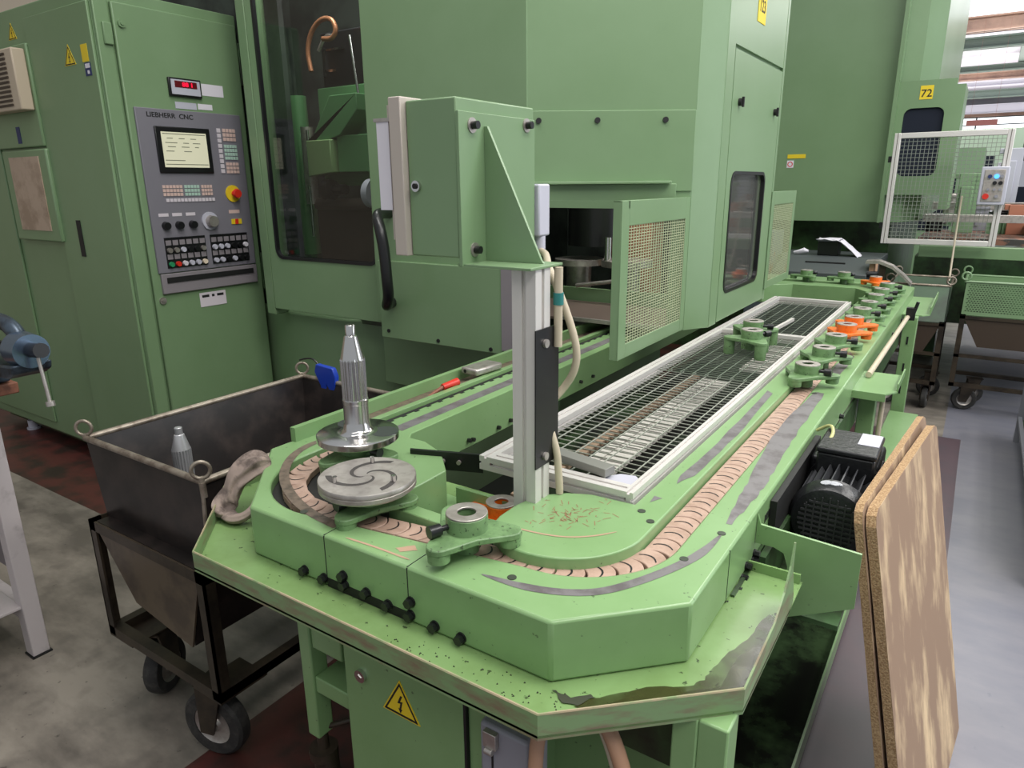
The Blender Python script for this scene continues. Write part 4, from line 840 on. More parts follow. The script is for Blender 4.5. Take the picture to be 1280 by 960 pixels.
# ================================================================ SAFETY GRATING
AX0, AX1, AY0, AY1, AZ0, AZ1 = -0.842, -0.479, 1.128, 3.715, 0.900, 0.932
gr = thing('safety_grating', 'aluminium framed wire grating lying over the middle of the green conveyor', 'grating', ((AX0+AX1)/2, (AY0+AY1)/2, AZ0))
def rail(x0, x1, y0, y1, ax):
    g, d = 0.003, 0.005; zc = (AZ0+AZ1)/2
    p0, p1 = (x0, x1) if ax == 'y' else (y0, y1); c = (p0+p1)/2
    P = [(p0, AZ0), (p1, AZ0), (p1, zc-g), (p1-d, zc-g), (p1-d, zc+g), (p1, zc+g), (p1, AZ1), (c+g, AZ1), (c+g, AZ1-d), (c-g, AZ1-d), (c-g, AZ1), (p0, AZ1), (p0, zc+g), (p0+d, zc+g), (p0+d, zc-g), (p0, zc-g)]
    if ax == 'y': return MB().hprism(P, lambda a, b: (a, y0, b), lambda a, b: (a, y1, b))
    return MB().hprism(P, lambda a, b: (x0, a, b), lambda a, b: (x1, a, b))
RW = 0.032
obj('side_rail', rail(AX0, AX0+RW, AY0, AY1, 'y'), ALU, gr, smooth=False); obj('side_rail', rail(AX1-0.020, AX1, AY0, AY1, 'y'), ALU, gr, smooth=False)
obj('end_rail', rail(AX0+RW, AX1-0.02, AY0, AY0+0.035, 'x'), ALU, gr, smooth=False); obj('end_rail', rail(AX0+RW, AX1-0.02, AY1-0.03, AY1, 'x'), ALU, gr, smooth=False)
obj('cross_rail', rail(AX0+RW, AX1-0.02, 2.74, 2.77, 'x'), ALU, gr, smooth=False)
def wires(y0, y1, nx, pitch, z, mt, thick=0.0011):
    mb = MB(); x0, x1 = AX0+RW-0.004, AX1-0.016
    for i in range(1, nx): x = x0+(x1-x0)*i/nx; mb.box(x-thick, x+thick, y0, y1, z, z+2*thick)
    y = y0+pitch/2
    while y < y1: mb.box(x0, x1, y-thick*0.8, y+thick*0.8, z-2*thick, z); y += pitch
    return obj('wire_panel', mb, mt, gr, smooth=False)
WG = mat('grey_green_wire', srgb(132, 142, 128), 0.4, 0.4)
wires(AY0+0.035, 2.10, 8, 0.026, 0.912, WIRE); wires(2.06, 2.74, 8, 0.022, 0.918, WG); wires(2.77, AY1-0.03, 8, 0.034, 0.912, WG)
obj('corner_gusset', MB().prism([(-0.560, 1.163), (-0.497, 1.163), (-0.497, 1.205), (-0.515, 1.222), (-0.545, 1.215), (-0.565, 1.19)], 0.922, 0.925), GREYL, gr, smooth=False)
jn = obj('joining_plate', MB().prism([(-1.005, 1.085), (-0.845, 1.145), (-0.85, 1.152), (-1.01, 1.092)], 0.882, 0.925), BLACK, gr, smooth=False, label='black joining plate')
obj('plate_bolts', MB().cyl((-0.965, 1.098, 0.905), (-0.963, 1.092, 0.905), 0.005).cyl((-0.93, 1.111, 0.905), (-0.928, 1.105, 0.905), 0.005).cyl((-0.895, 1.124, 0.905), (-0.893, 1.118, 0.905), 0.005), STEELB, jn)
BARM = mat('dull_grey_bar', srgb(140, 140, 134), 0.5, 0.4)
bar = obj('flat_steel_bar', MB().prism([(-0.690, 1.222), (-0.550, 1.196), (-0.556, 1.164), (-0.696, 1.190)], 0.9325, 0.950), BARM, None, bevel=0.001)
bar2 = None
tag(bar, 'short grey metal bar lying on the near end of the grating beside the post', 'bar')
x0, y0 = PZ(962, 417, 0.935); x1, y1 = PZ(993, 400, 0.935)
b2 = obj('aluminium_bar', MB().wall((x0, y0), (x1, y1), 0.931, 0.943, 0.012), ALU, None, smooth=False); tag(b2, 'pale aluminium bar lying on the grating behind the green carrier', 'bar')

# ================================================================ WORKPIECE CARRIERS
def carrier(name, paint, label, loc, rz, group=None, knob=True, drop=0.0):
    """three-lobed plate on round feet with a collared ring and a clamping knob"""
    t = thing(name, label, 'carrier', loc, rz, group)
    P = []
    for k in range(3):
        a = math.radians(90+120*k); c = (0.073*math.cos(a), 0.073*math.sin(a))
        P += [(c[0]+0.021*math.cos(a+b), c[1]+0.021*math.sin(a+b)) for b in (-1.2, -0.6, 0, 0.6, 1.2)]
        a2 = math.radians(90+120*k+60); P.append((0.047*math.cos(a2), 0.047*math.sin(a2)))
    obj('plate', MB().prism(P, 0.016, 0.027), paint, t, bevel=0.002, local=True)
    for k in range(3):
        a = math.radians(90+120*k); x, y = 0.073*math.cos(a), 0.073*math.sin(a)
        obj('foot', MB().cyl((x, y, -drop), (x, y, 0.018), 0.0185, 0.0195), paint, t, local=True)
    h = obj('hub', MB().ring((0, 0, 0), 0.036, 0.019, 0.022, 0.054).cyl((0, 0, -0.015), (0, 0, 0.026), 0.02), paint, t, bevel=0.001, local=True)
    obj('bore', MB().cyl((0, 0, 0.0265), (0, 0, 0.032), 0.0185), INK, h, local=True)
    obj('steel_seat', MB().ring((0, 0, 0), 0.0355, 0.016, 0.054, 0.0575), STEELB, h, bevel=0.001, local=True)
    if knob: 
        kx = obj('clamp_knob', MB().cyl((0.020, -0.028, 0.038), (0.030, -0.040, 0.038), 0.005).cyl((0.030, -0.040, 0.038), (0.044, -0.056, 0.038), 0.010, 0.011), BLACK, t, local=True)
    return t
C1 = carrier('workpiece_carrier', CARR, 'green carrier with steel ring and black knob beside the round cover', (-0.652, 0.834, 0.9145), math.radians(-62))
row = [2.18, 2.44, 2.67, (2.90, 1), (3.08, 1), 3.31, 3.52, 3.76, 3.98, 4.22]
words = ['nearest', 'second nearest', 'third nearest', 'nearer', 'farther', 'first', 'second', 'third', 'fourth', 'fifth']
C0 = carrier('workpiece_carrier', ORANGE, 'orange carrier half hidden between the green ringed carrier and the post', (-0.748, 1.075, 0.815), math.radians(85), knob=False)
C0.scale = (0.92, 0.92, 0.92)
for i, r in enumerate(row):
    if isinstance(r, tuple):
        q_ = dup(C0, (-0.379, r[0], 0.9145), math.radians(50), 'orange carrier in the right chain row, %s of the orange pair' % words[i], 'orange carriers in the right chain row'); q_.scale = (1, 1, 1)
    else:
        lab = ('%s green carrier of the right chain row, in front of the orange pair' % words[i]) if i < 3 else ('%s green carrier behind the orange pair in the right chain row' % words[i])
        dup(C1, (-0.379, r, 0.9145), math.radians(46+((i*37) % 13)), lab, 'green carriers in the right chain row')
dup(C0, (-0.47, 4.52, 0.9145), math.radians(70), 'single orange carrier at the far right corner of the conveyor')
dup(C1, (-0.655, 4.62, 0.9145), math.radians(100), 'green carrier on the far cross chain, right one of two', 'green carriers on the far cross chain')
dup(C1, (-0.87, 4.62, 0.9145), math.radians(100), 'green carrier on the far cross chain, left one of two', 'green carriers on the far cross chain')
C2 = carrier('workpiece_carrier', CARR, 'green carrier standing on the wire grating in front of the cross rail', (-0.612, 2.42, 0.952), math.radians(100), drop=0.034)
dup(C2, (-0.652, 2.585, 0.952), math.radians(60), 'green carrier on the wire grating, behind another green carrier')
dup(C1, (-0.902, 0.852, 0.8945), math.radians(-50), 'green carrier underneath the slotted steel disc')

# slotted disc
sd_ = thing('slotted_disc', 'flat round steel disc with three curved slots at the left end of the conveyor', 'disc', (-0.902, 0.852, 0.9485), math.radians(20))
R = 0.092
obj('disc', MB().lathe([(0.0, 0.0), (R-0.006, 0.0), (R-0.004, 0.004), (R, 0.005), (R, 0.012), (R-0.002, 0.0135), (R, 0.015), (R, 0.022), (R-0.001, 0.0235), (0.0, 0.0235)], 72, None, cap=False), STEELB, sd_, local=True)
for k in range(3):
    mb = MB(); a0 = math.radians(120*k); L = []
    for i in range(17):
        t = i/16; r = 0.008+t*0.066; a = a0-t*2.9; wd_ = 0.0048*(0.7+0.6*t); L.append((r, a, wd_))
    for i in range(16):
        (r1, a1, w1), (r2, a2, w2) = L[i], L[i+1]
        q = lambda r, a: (r*math.cos(a), r*math.sin(a), 0.0238)
        mb.quad([q(r1-w1, a1), q(r1+w1, a1), q(r2+w2, a2), q(r2-w2, a2)])
    slot_ = obj('curved_slot', mb, mat('slot_dark', srgb(64, 60, 58), 0.6), sd_, smooth=False, local=True)
    a = a0-2.35; r = 0.062
    obj('pin', MB().cyl((r*math.cos(a), r*math.sin(a), 0.018), (r*math.cos(a), r*math.sin(a), 0.036), 0.0045), STEEL, sd_, local=True)
PADM = mat('dark_polished_pad', srgb(104, 110, 108), 0.3, 0.8)
STEELL = mat('brightened_steel', srgb(190, 190, 192), 0.3, 0.6)  # paler, less metallic steel: brightness for the bin shaft put into the colour
# splined shaft on a flange
def shaft(loc, label, full=True):
    t = thing('splined_shaft', label, 'shaft', loc)
    if full:
        pr_ = [(0.0, 0.0), (0.072, 0.0), (0.078, -0.0), (0.086, 0.004), (0.088, 0.006), (0.088, 0.018), (0.085, 0.020), (0.045, 0.021), (0.036, 0.023), (0.030, 0.030), (0.027, 0.045), (0.0265, 0.085), (0.0275, 0.086), (0.0275, 0.094), (0.0265, 0.095)]
        fl = obj('flange', MB().lathe(pr_+[(0, 0.095)], 72, None, cap=False), STEEL, t, local=True)
        for a in (150, 30):
            ca, sa = 0.058*math.cos(math.radians(a)), 0.058*math.sin(math.radians(a)); obj('round_pad', MB().cyl((ca, sa, 0.0195), (ca, sa, 0.0215), 0.030, seg=30), PADM, fl, local=True)
    z0 = 0.095 if full else 0.0
    N = 20; vs = []; fs = []; prof = [(0.0265, z0), (0.0265, z0+0.085), (0.0255, z0+0.09)]
    if not full: prof = [(0.026, -0.13), (0.026, 0.05), (0.025, 0.054)]
    sg = N*6; mb = MB()
    for k in range(sg):
        a = 2*PI*k/sg; g = (1.0, 1.0, 0.97, 0.86, 0.84, 0.86)[k % 6]
        for r, z in prof: vs.append((r*g*math.cos(a), r*g*math.sin(a), z))
    n = 3
    for k in range(sg):
        for i in range(n-1): fs.append((k*n+i, ((k+1) % sg)*n+i, ((k+1) % sg)*n+i+1, k*n+i+1))
    mb._add(vs, fs); obj('splines', mb, STEEL if full else STEELL, t, local=True, smooth=False)
    zt = prof[-1][1]; r = prof[-1][0]
    pr2 = [(r, zt-0.002), (r*0.55, zt+0.046*(1 if full else .9)), (r*0.42, zt+0.048*(1 if full else .9)), (r*0.42, zt+0.068*(1 if full else .9)), (r*0.36, zt+0.070*(1 if full else .9)), (0, zt+0.070*(1 if full else .9))]
    obj('tip', MB().lathe(pr2, 40, None, cap=False), STEEL if full else STEELL, t, local=True)
    return t
shaft((-1.062, 0.985, 0.9685), 'upright splined steel shaft with round flange standing on the conveyor end')
shaft((-1.800, 1.00, 0.735), 'upright splined steel shaft standing in the black steel bin', False)
dup(C1, (-1.068, 0.985, 0.9145), math.radians(50), 'green carrier underneath the flanged splined shaft')
# tools lying on the left straight
tr = thing('chisel', 'chisel with bright red handle lying on the left conveyor cover', 'chisel', (-1.275, 1.55, 0.903))
x0, y0 = PZ(553, 482, 0.93); x1, y1 = PZ(572, 477, 0.93); x2, y2 = PZ(535, 497, 0.91)
obj('handle', MB().cyl((x0, y0, 0.925), (x1, y1, 0.930), 0.0095, 0.012, 16), RED, tr)
obj('blade', MB().cyl((x0, y0, 0.925), (x2, y2, 0.912), 0.006, 0.004, 10), mat('rusty_blade', srgb(132, 82, 62), 0.5), tr)
sx, sy = PZ(603, 458, 0.94)
cb2 = thing('steel_block', 'grey slotted steel block on the left conveyor cover behind the red chisel', 'block', (sx, sy, 0.925), math.radians(-6))
obj('body', MB().box(-0.034, 0.034, -0.065, 0.060, 0.0, 0.022), STEELB, cb2, bevel=0.006, local=True)
obj('slot', MB().cyl((-0.015, -0.066, 0.011), (-0.015, -0.060, 0.011), 0.006), INK, cb2, local=True)
# rag in the tray corner
ax = [PZ(303, 598, 0.90), PZ(287, 612, 0.86), PZ(282, 640, 0.80)]
rg = MB(); cx, cy = -1.185, 0.795
pts = [(-1.262, 0.905, 0.902), (-1.272, 0.880, 0.908), (-1.288, 0.858, 0.892), (-1.300, 0.838, 0.868), (-1.308, 0.822, 0.845), (-1.310, 0.806, 0.824), (-1.300, 0.795, 0.814), (-1.275, 0.790, 0.812)]
import mathutils
def lumpy_tube(mb, pts, radii, seg=16, amp=0.22, seed=1):
    P = [Vector(p) for p in pts]; vs = []; fs = []; n = len(P)
    for i, p in enumerate(P):
        d = (P[min(i+1, n-1)]-P[max(0, i-1)]).normalized(); a = d.cross(Vector((0, 0, 1))).normalized(); b = d.cross(a)
        for k in range(seg):
            t = 2*PI*k/seg; nz = mathutils.noise.noise(Vector((p.x*40+seed, p.y*40, p.z*40))+Vector((math.cos(t), math.sin(t), 0))*2.2)
            r = radii[i]*(1+amp*nz*2); vs.append(p+(a*math.cos(t)+b*math.sin(t)*0.7)*r)
    for i in range(n-1):
        for k in range(seg): fs.append((i*seg+k, i*seg+(k+1) % seg, (i+1)*seg+(k+1) % seg, (i+1)*seg+k))
    fs += [tuple(range(seg-1, -1, -1)), tuple((n-1)*seg+k for k in range(seg))]
    mb._add(vs, fs); return mb
lumpy_tube(rg, pts, [0.016, 0.034, 0.040, 0.030, 0.024, 0.026, 0.024, 0.014], seg=28, amp=0.5)
lumpy_tube(rg, [(-1.31, 0.81, 0.810), (-1.27, 0.790, 0.808), (-1.235, 0.795, 0.812), (-1.222, 0.82, 0.83), (-1.235, 0.845, 0.85)], [0.020, 0.018, 0.016, 0.013, 0.009], seed=9)
rgo = obj('cleaning_rag', rg, RAG, None); sm_ = rgo.modifiers.new('sub', 'SUBSURF'); sm_.levels = 1; sm_.render_levels = 2
tag(rgo, 'crumpled grey rag draped in the left corner of the green tray', 'rag')

# ================================================================ BIN TROLLEY AT THE LEFT
def eye(M, r, t, parent, mt): return obj('eye_bolt', MB().torus(M, r, t, 28, 10), mt, parent)
st_ = thing('trolley', 'brown steel trolley with hopper plates on castors carrying the black bin', 'trolley', (-1.70, 1.2, 0))
TX0, TX1, TY0, TY1, TZB, TZT = -1.975, -1.435, 0.80, 1.60, 0.235, 0.605
A = 0.032
for x in (TX0, TX1-A):
    for y in (TY0, TY1-A): obj('corner_post', MB().box(x, x+A, y, y+0.006, TZB, TZT).box(x if x == TX0 else x+A-0.006, x+0.006 if x == TX0 else x+A, y, y+A, TZB, TZT), STANDM, st_, smooth=False)
for z0, z1 in ((TZB, TZB+0.028),):
    obj('bottom_frame', MB().box(TX0, TX1, TY0, TY0+0.03, z0, z1).box(TX0, TX1, TY1-0.03, TY1, z0, z1).box(TX0, TX0+0.03, TY0+0.03, TY1-0.03, z0, z1).box(TX1-0.03, TX1, TY0+0.03, TY1-0.03, z0, z1), STANDM, st_, smooth=False)
obj('top_frame', MB().box(TX0, TX1, TY0, TY0+0.006, TZT-0.03, TZT).box(TX0, TX0+0.006, TY0, TY1, TZT-0.03, TZT).box(TX1-0.006, TX1, TY0, TY1, TZT-0.03, TZT).box(TX0, TX1, TY1-0.006, TY1, TZT-0.03, TZT), STANDM, st_, smooth=False)
hp = MB().hprism([(TX0+0.02, 0.60), (TX1-0.02, 0.60), (-1.535, 0.36), (-1.79, 0.40)], lambda a, b: (a, TY0+0.004, b), lambda a, b: (a, TY0+0.009, b))
obj('hopper_plate', hp, mat('brown_grey_plate', srgb(98, 86, 70), 0.4, 0.3, col2=srgb(74, 64, 54), scale=9), st_, smooth=False)
obj('hopper', MB().hprism([(TX0+0.02, 0.60), (TX1-0.02, 0.60), (-1.535, 0.36), (-1.79, 0.40)], lambda a, b: (a, TY0+0.012, b), lambda a, b: (a, TY1-0.02, b)), BINM, st_, smooth=False)
for x in (TX0, TX1-0.12):
    for y in (TY0, TY1-0.14):
        obj('castor_plate', MB().box(x, x+0.12, y, y+0.14, TZB-0.006, TZB), STANDM, st_, smooth=False)
def castor(x, y, r, rz, parent, ztop, w_=0.045):
    M_ = Matrix.Translation((x, y, r)) @ Matrix.Rotation(rz, 4, 'Z') @ Matrix.Rotation(PI/2, 4, 'X')
    wh = obj('castor_wheel', MB().lathe([(r*0.60, -w_*0.5), (r*0.90, -w_*0.5), (r*0.98, -w_*0.34), (r, 0), (r*0.98, w_*0.34), (r*0.90, w_*0.5), (r*0.60, w_*0.5), (r*0.60, -w_*0.5)], 40, M_, cap=False), RUBBER, parent)
    obj('wheel_rim', MB().lathe([(0.0, -w_*0.35), (r*0.2, -w_*0.5), (r*0.25, -w_*0.3), (r*0.5, -w_*0.28), (r*0.6, -w_*0.45), (r*0.62, w_*0.45), (r*0.5, w_*0.28), (r*0.25, w_*0.3), (r*0.2, w_*0.5), (0, w_*0.35)], 32, M_, cap=False), STEELB, wh)
    fk = MB(); Mf = Matrix.Translation((x, y, 0)) @ Matrix.Rotation(rz, 4, 'Z')
    for s_ in (-1, 1): fk.hprism([(-0.03, r-0.02), (0.012, r-0.02), (0.055, ztop), (-0.03, ztop)], lambda a, b, s_=s_: tuple(Mf @ Vector((a, s_*w_*0.62, b))), lambda a, b, s_=s_: tuple(Mf @ Vector((a, s_*w_*0.75, b))))
    fk.box(-0.035, 0.06, -w_*0.75, w_*0.75, ztop-0.005, ztop, Mf)
    obj('castor_fork', fk, STANDM, parent, smooth=False)
castor(-1.545, 0.845, 0.098, math.radians(15), st_, TZB-0.006)
castor(-1.905, 0.905, 0.085, math.radians(-62), st_, TZB-0.006)
castor(-1.545, 1.52, 0.09, math.radians(10), st_, TZB-0.006); castor(-1.905, 1.52, 0.09, math.radians(10), st_, TZB-0.006)
obj('back_rail', MB().box(-1.45, -1.435, 0.83, 1.57, 0.235, 0.262), STANDM, st_, smooth=False)
bn = thing('steel_bin', 'open black oily steel bin with bare rim and lifting eyes resting in the trolley', 'bin', (-1.75, 1.24, 0.6))
BX0, BX1, BY0, BY1, BZ0, BZ1 = -2.028, -1.470, 0.856, 1.630, 0.580, 0.820
bx0, bx1, by0, by1 = TX0+0.012, -1.475, TY0+0.028, 1.57
wl_ = MB(); t_ = 0.004
top = [(BX0, BY0), (BX1, BY0), (BX1, BY1), (BX0, BY1)]; bot = [(bx0, by0+0.02), (bx1, by0+0.02), (bx1, by1), (bx0, by1)]
for i in range(4):
    a, b, c, d = top[i], top[(i+1) % 4], bot[(i+1) % 4], bot[i]; cen = Vector((-1.75, 1.24))
    ins = lambda p: tuple(Vector(p)+(cen-Vector(p)).normalized()*0.006)
    v = [(*a, BZ1), (*b, BZ1), (*c, 0.600), (*d, 0.600), (*ins(a), BZ1), (*ins(b), BZ1), (*ins(c), 0.600), (*ins(d), 0.600)]
    wl_._add(v, [(0, 3, 2, 1), (4, 5, 6, 7), (0, 1, 5, 4), (3, 7, 6, 2), (0, 4, 7, 3), (1, 2, 6, 5)])
wl_.prism(bot, 0.598, 0.602)
obj('shell', wl_, BINM, bn, smooth=False)
rmb = MB()
for i in range(4):
    a, b = Vector(top[i]), Vector(top[(i+1) % 4]); rmb.tube([(*a, BZ1), (*b, BZ1)], 0.009, 10)
obj('rim', rmb, RIMM, bn)
obj('corner_seam', MB().cyl((BX1+0.002, BY0-0.002, BZ1), (bx1+0.004, by0+0.016, 0.605), 0.005).cyl((BX1+0.002, BY0-0.002, BZ1), (BX1, BY0, BZ1-0.04), 0.008), RIMM, bn)
for (x, y, a) in ((BX0, BY0, 0.7), (BX1, BY0, 0.95), (BX0, BY1, 0.75), (BX1, BY1, 0.8)):
    eye(Matrix.Translation((x, y, BZ1+0.030)) @ Matrix.Rotation(a, 4, 'Z') @ Matrix.Rotation(PI/2, 4, 'X'), 0.021, 0.0048, bn, RIMM)
    obj('eye_stem', MB().cyl((x, y, BZ1-0.004), (x, y, BZ1+0.012), 0.008), RIMM, bn)
btx, bty = BX0+0.09, BY1
bt = thing('blue_trigger_gun', 'small blue plastic spray trigger hanging on the far rim of the black bin', 'spray trigger', (btx, bty, BZ1))
obj('body', MB().hprism([(-0.01, 0.03), (0.0, 0.06), (0.085, 0.055), (0.098, 0.025), (0.088, -0.035), (0.06, -0.028), (0.050, -0.01), (0.042, -0.125), (0.022, -0.13), (0.018, -0.02)], lambda a, b: (btx+a, bty-0.012, BZ1+b), lambda a, b: (btx+a, bty+0.008, BZ1+b)), BLUE, bt, bevel=0.003)
obj('wire', MB().tube([(btx+0.01, bty, BZ1+0.05), (btx-0.02, bty, BZ1+0.075), (btx-0.06, bty, BZ1+0.072), (btx-0.10, bty, BZ1+0.06)], 0.003, 8, 2), BLACK, bt)
fx0, fy0 = PZ(352, 562, 0.80)
sb2 = None

# ================================================================ WORKBENCH WITH CLAMP
bz = 0.93
wb = thing('workbench', 'off white steel workbench with brown edged top at the left edge', 'workbench', (-2.8, 0.6, 0))
obj('worktop', MB().box(-3.4, -2.40, 0.1, 0.855, bz-0.035, bz), WOODR, wb, bevel=0.004)
obj('top_sheet', MB().box(-3.4, -2.43, 0.1, 0.83, bz, bz+0.004), BLACK, wb)
for x, y in ((-2.462, 0.735), (-3.38, 0.735), (-2.462, 0.12), (-3.38, 0.12)):
    obj('leg', MB().box(x, x+0.052, y, y+0.052, 0.006, bz-0.035), BENCHM, wb, bevel=0.003)
    obj('foot_plate', MB().box(x-0.004, x+0.056, y-0.004, y+0.056, 0.0, 0.006), INK, wb)
obj('lower_shelf', MB().box(-3.38, -2.462, 0.74, 0.775, 0.13, 0.19).box(-3.38, -2.42, 0.15, 0.74, 0.185, 0.195), BENCHM, wb, bevel=0.002)
obj('back_panel', MB().box(-3.38, -2.46, 0.755, 0.76, 0.3, 0.6), mat('bench_grey_panel', srgb(108, 102, 104), 0.6), wb)
vc = thing('vice', 'blue grey cast vice with screw and hanging bar overhanging the workbench corner', 'vice', (-2.45, 0.79, bz+0.004))
vx, vy, vz = -2.105, 0.79, 0.99
def V(x, z, y=0.0): return (vx+x, vy+y, vz+z)
obj('base_block', MB().box(-2.60, -2.405, 0.74, 0.84, bz+0.0045, bz+0.045), CLAMP, vc, bevel=0.006)
obj('bed', MB().hprism([(-0.46, -0.02), (-0.30, -0.02), (-0.28, 0.0), (-0.04, 0.012), (0.0, 0.030), (0.008, 0.055), (-0.10, 0.045), (-0.46, 0.040)], lambda a, b: (vx+a, vy-0.05, vz+b), lambda a, b: (vx+a, vy+0.05, vz+b)), CLAMP, vc, bevel=0.006)
obj('arched_body', MB().tube([V(-0.34, 0.06), V(-0.31, 0.12), V(-0.24, 0.152), V(-0.15, 0.158), V(-0.07, 0.145), V(-0.03, 0.10)], 0.022, 14, 2), CLAMP, vc)
obj('collar', MB().cyl(V(-0.045, 0.088), V(0.018, 0.088), 0.050, 0.046, 32).cyl(V(-0.065, 0.088), V(-0.045, 0.088), 0.038, 0.050, 32), mat('polished_blue_steel', srgb(120, 140, 165), 0.25, 0.9), vc)
obj('screw_spindle', MB().cyl(V(-0.36, 0.070), V(-0.05, 0.082), 0.018).cyl(V(0.018, 0.092), V(0.078, 0.098), 0.020), BLACK, vc)
obj('tommy_bar', MB().cyl(V(0.045, 0.105), V(0.068, -0.052), 0.0048).cyl(V(0.067, -0.045), V(0.069, -0.058), 0.011), STEELB, vc)

# ================================================================ BOARDS AT THE RIGHT
def board(name, label, T1, T2, F, th, side):
    T1, T2, F = Vector(T1), Vector(T2), Vector(F); e = T2-T1; d = (F-T1); N = T2+d
    nn = e.cross(d).normalized()*th*side
    c = 0.03; k1 = T1+e.normalized()*c; k2 = T1+d.normalized()*c; k3 = T2-e.normalized()*c; k4 = T2+d.normalized()*c
    poly = [k1, T1+(k1-T1)*.3+(k2-T1)*.3, k2, F, N, k4, T2+(k3-T2)*.3+(k4-T2)*.3, k3]
    dp = -poly[4].z
    t = thing(name, label, 'board', (N.x, N.y, 0))
    def slab(off0, off1, grow=0.0):
        mb = MB(); n = len(poly); v = [p+nn*off0 for p in poly]+[p+nn*off1 for p in poly]
        mb._add(v, [tuple(range(n-1, -1, -1)), tuple(range(n, 2*n))]+[(i, (i+1) % n, n+(i+1) % n, n+i) for i in range(n)]); return mb
    obj('core', slab(0.04, 0.96), BEDGE, t, smooth=False, label='speckled chipboard core edge')
    obj('face', slab(0.96, 1.0), BOARD, t, smooth=False); obj('face', slab(0.0, 0.04), BOARD, t, smooth=False)
    return t
Tz = 0.885
T1 = (-0.029, 2.055, Tz); T2 = (-0.0925, 1.390, Tz); Fp = (0.155, 2.044, 0.0)
T1 = (*PZ(1171, 528, Tz), Tz); T2 = (*PZ(1094, 642, Tz), Tz)
board('chipboard_sheet', 'right chipboard sheet leaning by the motor, stained face towards the aisle', T1, T2, Fp, 0.019, -1)
o2 = Vector((-0.030, 0.0, 0.0))
T1b = (*PZ(1157, 517, Tz+0.005), Tz+0.005); T2b = (*PZ(1077, 637, Tz+0.005), Tz+0.005)
board('chipboard_sheet', 'left chipboard sheet leaning by the motor, behind the stained one', T1b, T2b, (0.118, 2.10, 0.0), 0.016, -1)

# ================================================================ BACKGROUND
m2 = thing('gear_cutting_machine', 'second green machine in the background behind the wire fence, numbered 72', 'machine', (-1.0, 6.4, 0))
obj('body', MB().box(-3.2, -0.655, 6.0, 9.0, 1.20, 3.6), GREEN, m2, smooth=False)
obj('side_wall', MB().prism([(-0.655, 6.0), (-0.52, 6.02), (-0.42, 6.3), (-0.42, 8.9), (-0.655, 8.9)], 1.2, 3.6), GREEN, m2, smooth=False)
obj('base', MB().box(-3.2, -0.6, 6.3, 9.0, 0.0, 1.2), DKGREEN, m2, smooth=False)
d72 = obj('side_door', framed(-0.635, -0.285, 1.40, 2.17, rrect(-0.585, -0.335, 1.53, 1.99, 0.05), MB(), lambda a, b: (a, 5.93, b), lambda a, b: (a, 5.97, b)), GREEN, m2, smooth=False)
obj('door_side', MB().box(-0.285, -0.23, 5.93, 6.4, 1.3, 2.13).box(-0.66, -0.635, 5.9, 6.0, 1.2, 3.6), GREEN, m2, smooth=False)
obj('door_glass', MB().box(-0.59, -0.33, 5.95, 5.955, 1.52, 2.0), GLASSD, d72, smooth=False)
s72 = obj('number_sticker', MB().box(-0.500, -0.420, 5.928, 5.930, 2.045, 2.135), YELLOW, m2, smooth=False)
text('number', '72', 0.07, at(FACE_NY, -0.460, 5.928, 2.082), INK, s72, 0.0008)
nt_ = obj('notice', MB().box(-1.365, -1.315, 5.997, 6.0, 1.605, 1.66), WHITE, m2, smooth=False)
obj('prohibition_ring', MB().ring((0, 0, 0), 0.02, 0.014, 0, 0.001, 24, at(FACE_NY, -1.34, 5.997, 1.632)), RED, nt_, smooth=False)
obj('notice', MB().box(-1.365, -1.23, 5.997, 6.0, 1.675, 1.705), YELLOW, m2, smooth=False)
# fence gate
fg = thing('mesh_gate', 'aluminium framed wire mesh gate in front of the second machine', 'gate', (-0.25, 5.6, 1.07))
gx0, gx1, gz0, gz1, gy = -0.585, 0.088, 1.075, 1.808, 5.58
fw_ = 0.040
obj('frame', MB().box(gx0, gx0+fw_, gy, gy+0.04, gz0, gz1).box(gx1-fw_, gx1, gy, gy+0.04, gz0, gz1).box(gx0+fw_, gx1-fw_, gy, gy+0.04, gz1-0.035, gz1).box(gx0+fw_, gx1-fw_, gy, gy+0.04, gz0, gz0+0.035), ALU, fg, bevel=0.003)
obj('frame_groove', MB().box(gx0+0.018, gx0+0.022, gy-0.001, gy, gz0, gz1).box(gx1-0.022, gx1-0.018, gy-0.001, gy, gz0, gz1), ALUD, fg, smooth=False)
wm = MB()
for i in range(1, 24): x = gx0+fw_+(gx1-gx0-2*fw_)*i/24; wm.box(x-0.0016, x+0.0016, gy+0.01, gy+0.014, gz0+0.03, gz1-0.03)
for i in range(1, 26): z = gz0+0.03+(gz1-gz0-0.06)*i/26; wm.box(gx0+fw_, gx1-fw_, gy+0.014, gy+0.018, z-0.0016, z+0.0016)
obj('wire_mesh', wm, mat('gate_wire', srgb(138, 144, 134), 0.5, 0.3), fg, smooth=False)
obj('hinge', MB().box(gx0-0.02, gx0, gy-0.01, gy+0.02, 1.62, 1.66).box(gx0-0.02, gx0, gy-0.01, gy+0.02, 1.18, 1.22), BLACK, fg)
cp = thing('push_button_box', 'light grey push-button box with blue light on the mesh gate', 'control box', (0.01, 5.5, 1.35))
obj('housing', MB().box(-0.055, 0.095, 5.49, 5.575, 1.345, 1.580), GREYL, cp, bevel=0.006)
obj('face_plate', MB().box(-0.035, 0.075, 5.485, 5.49, 1.365, 1.562), STEELB, cp, bevel=0.002)
obj('blue_light', MB().cyl((0.03, 5.485, 1.520), (0.03, 5.475, 1.520), 0.014), BLUELED, cp)
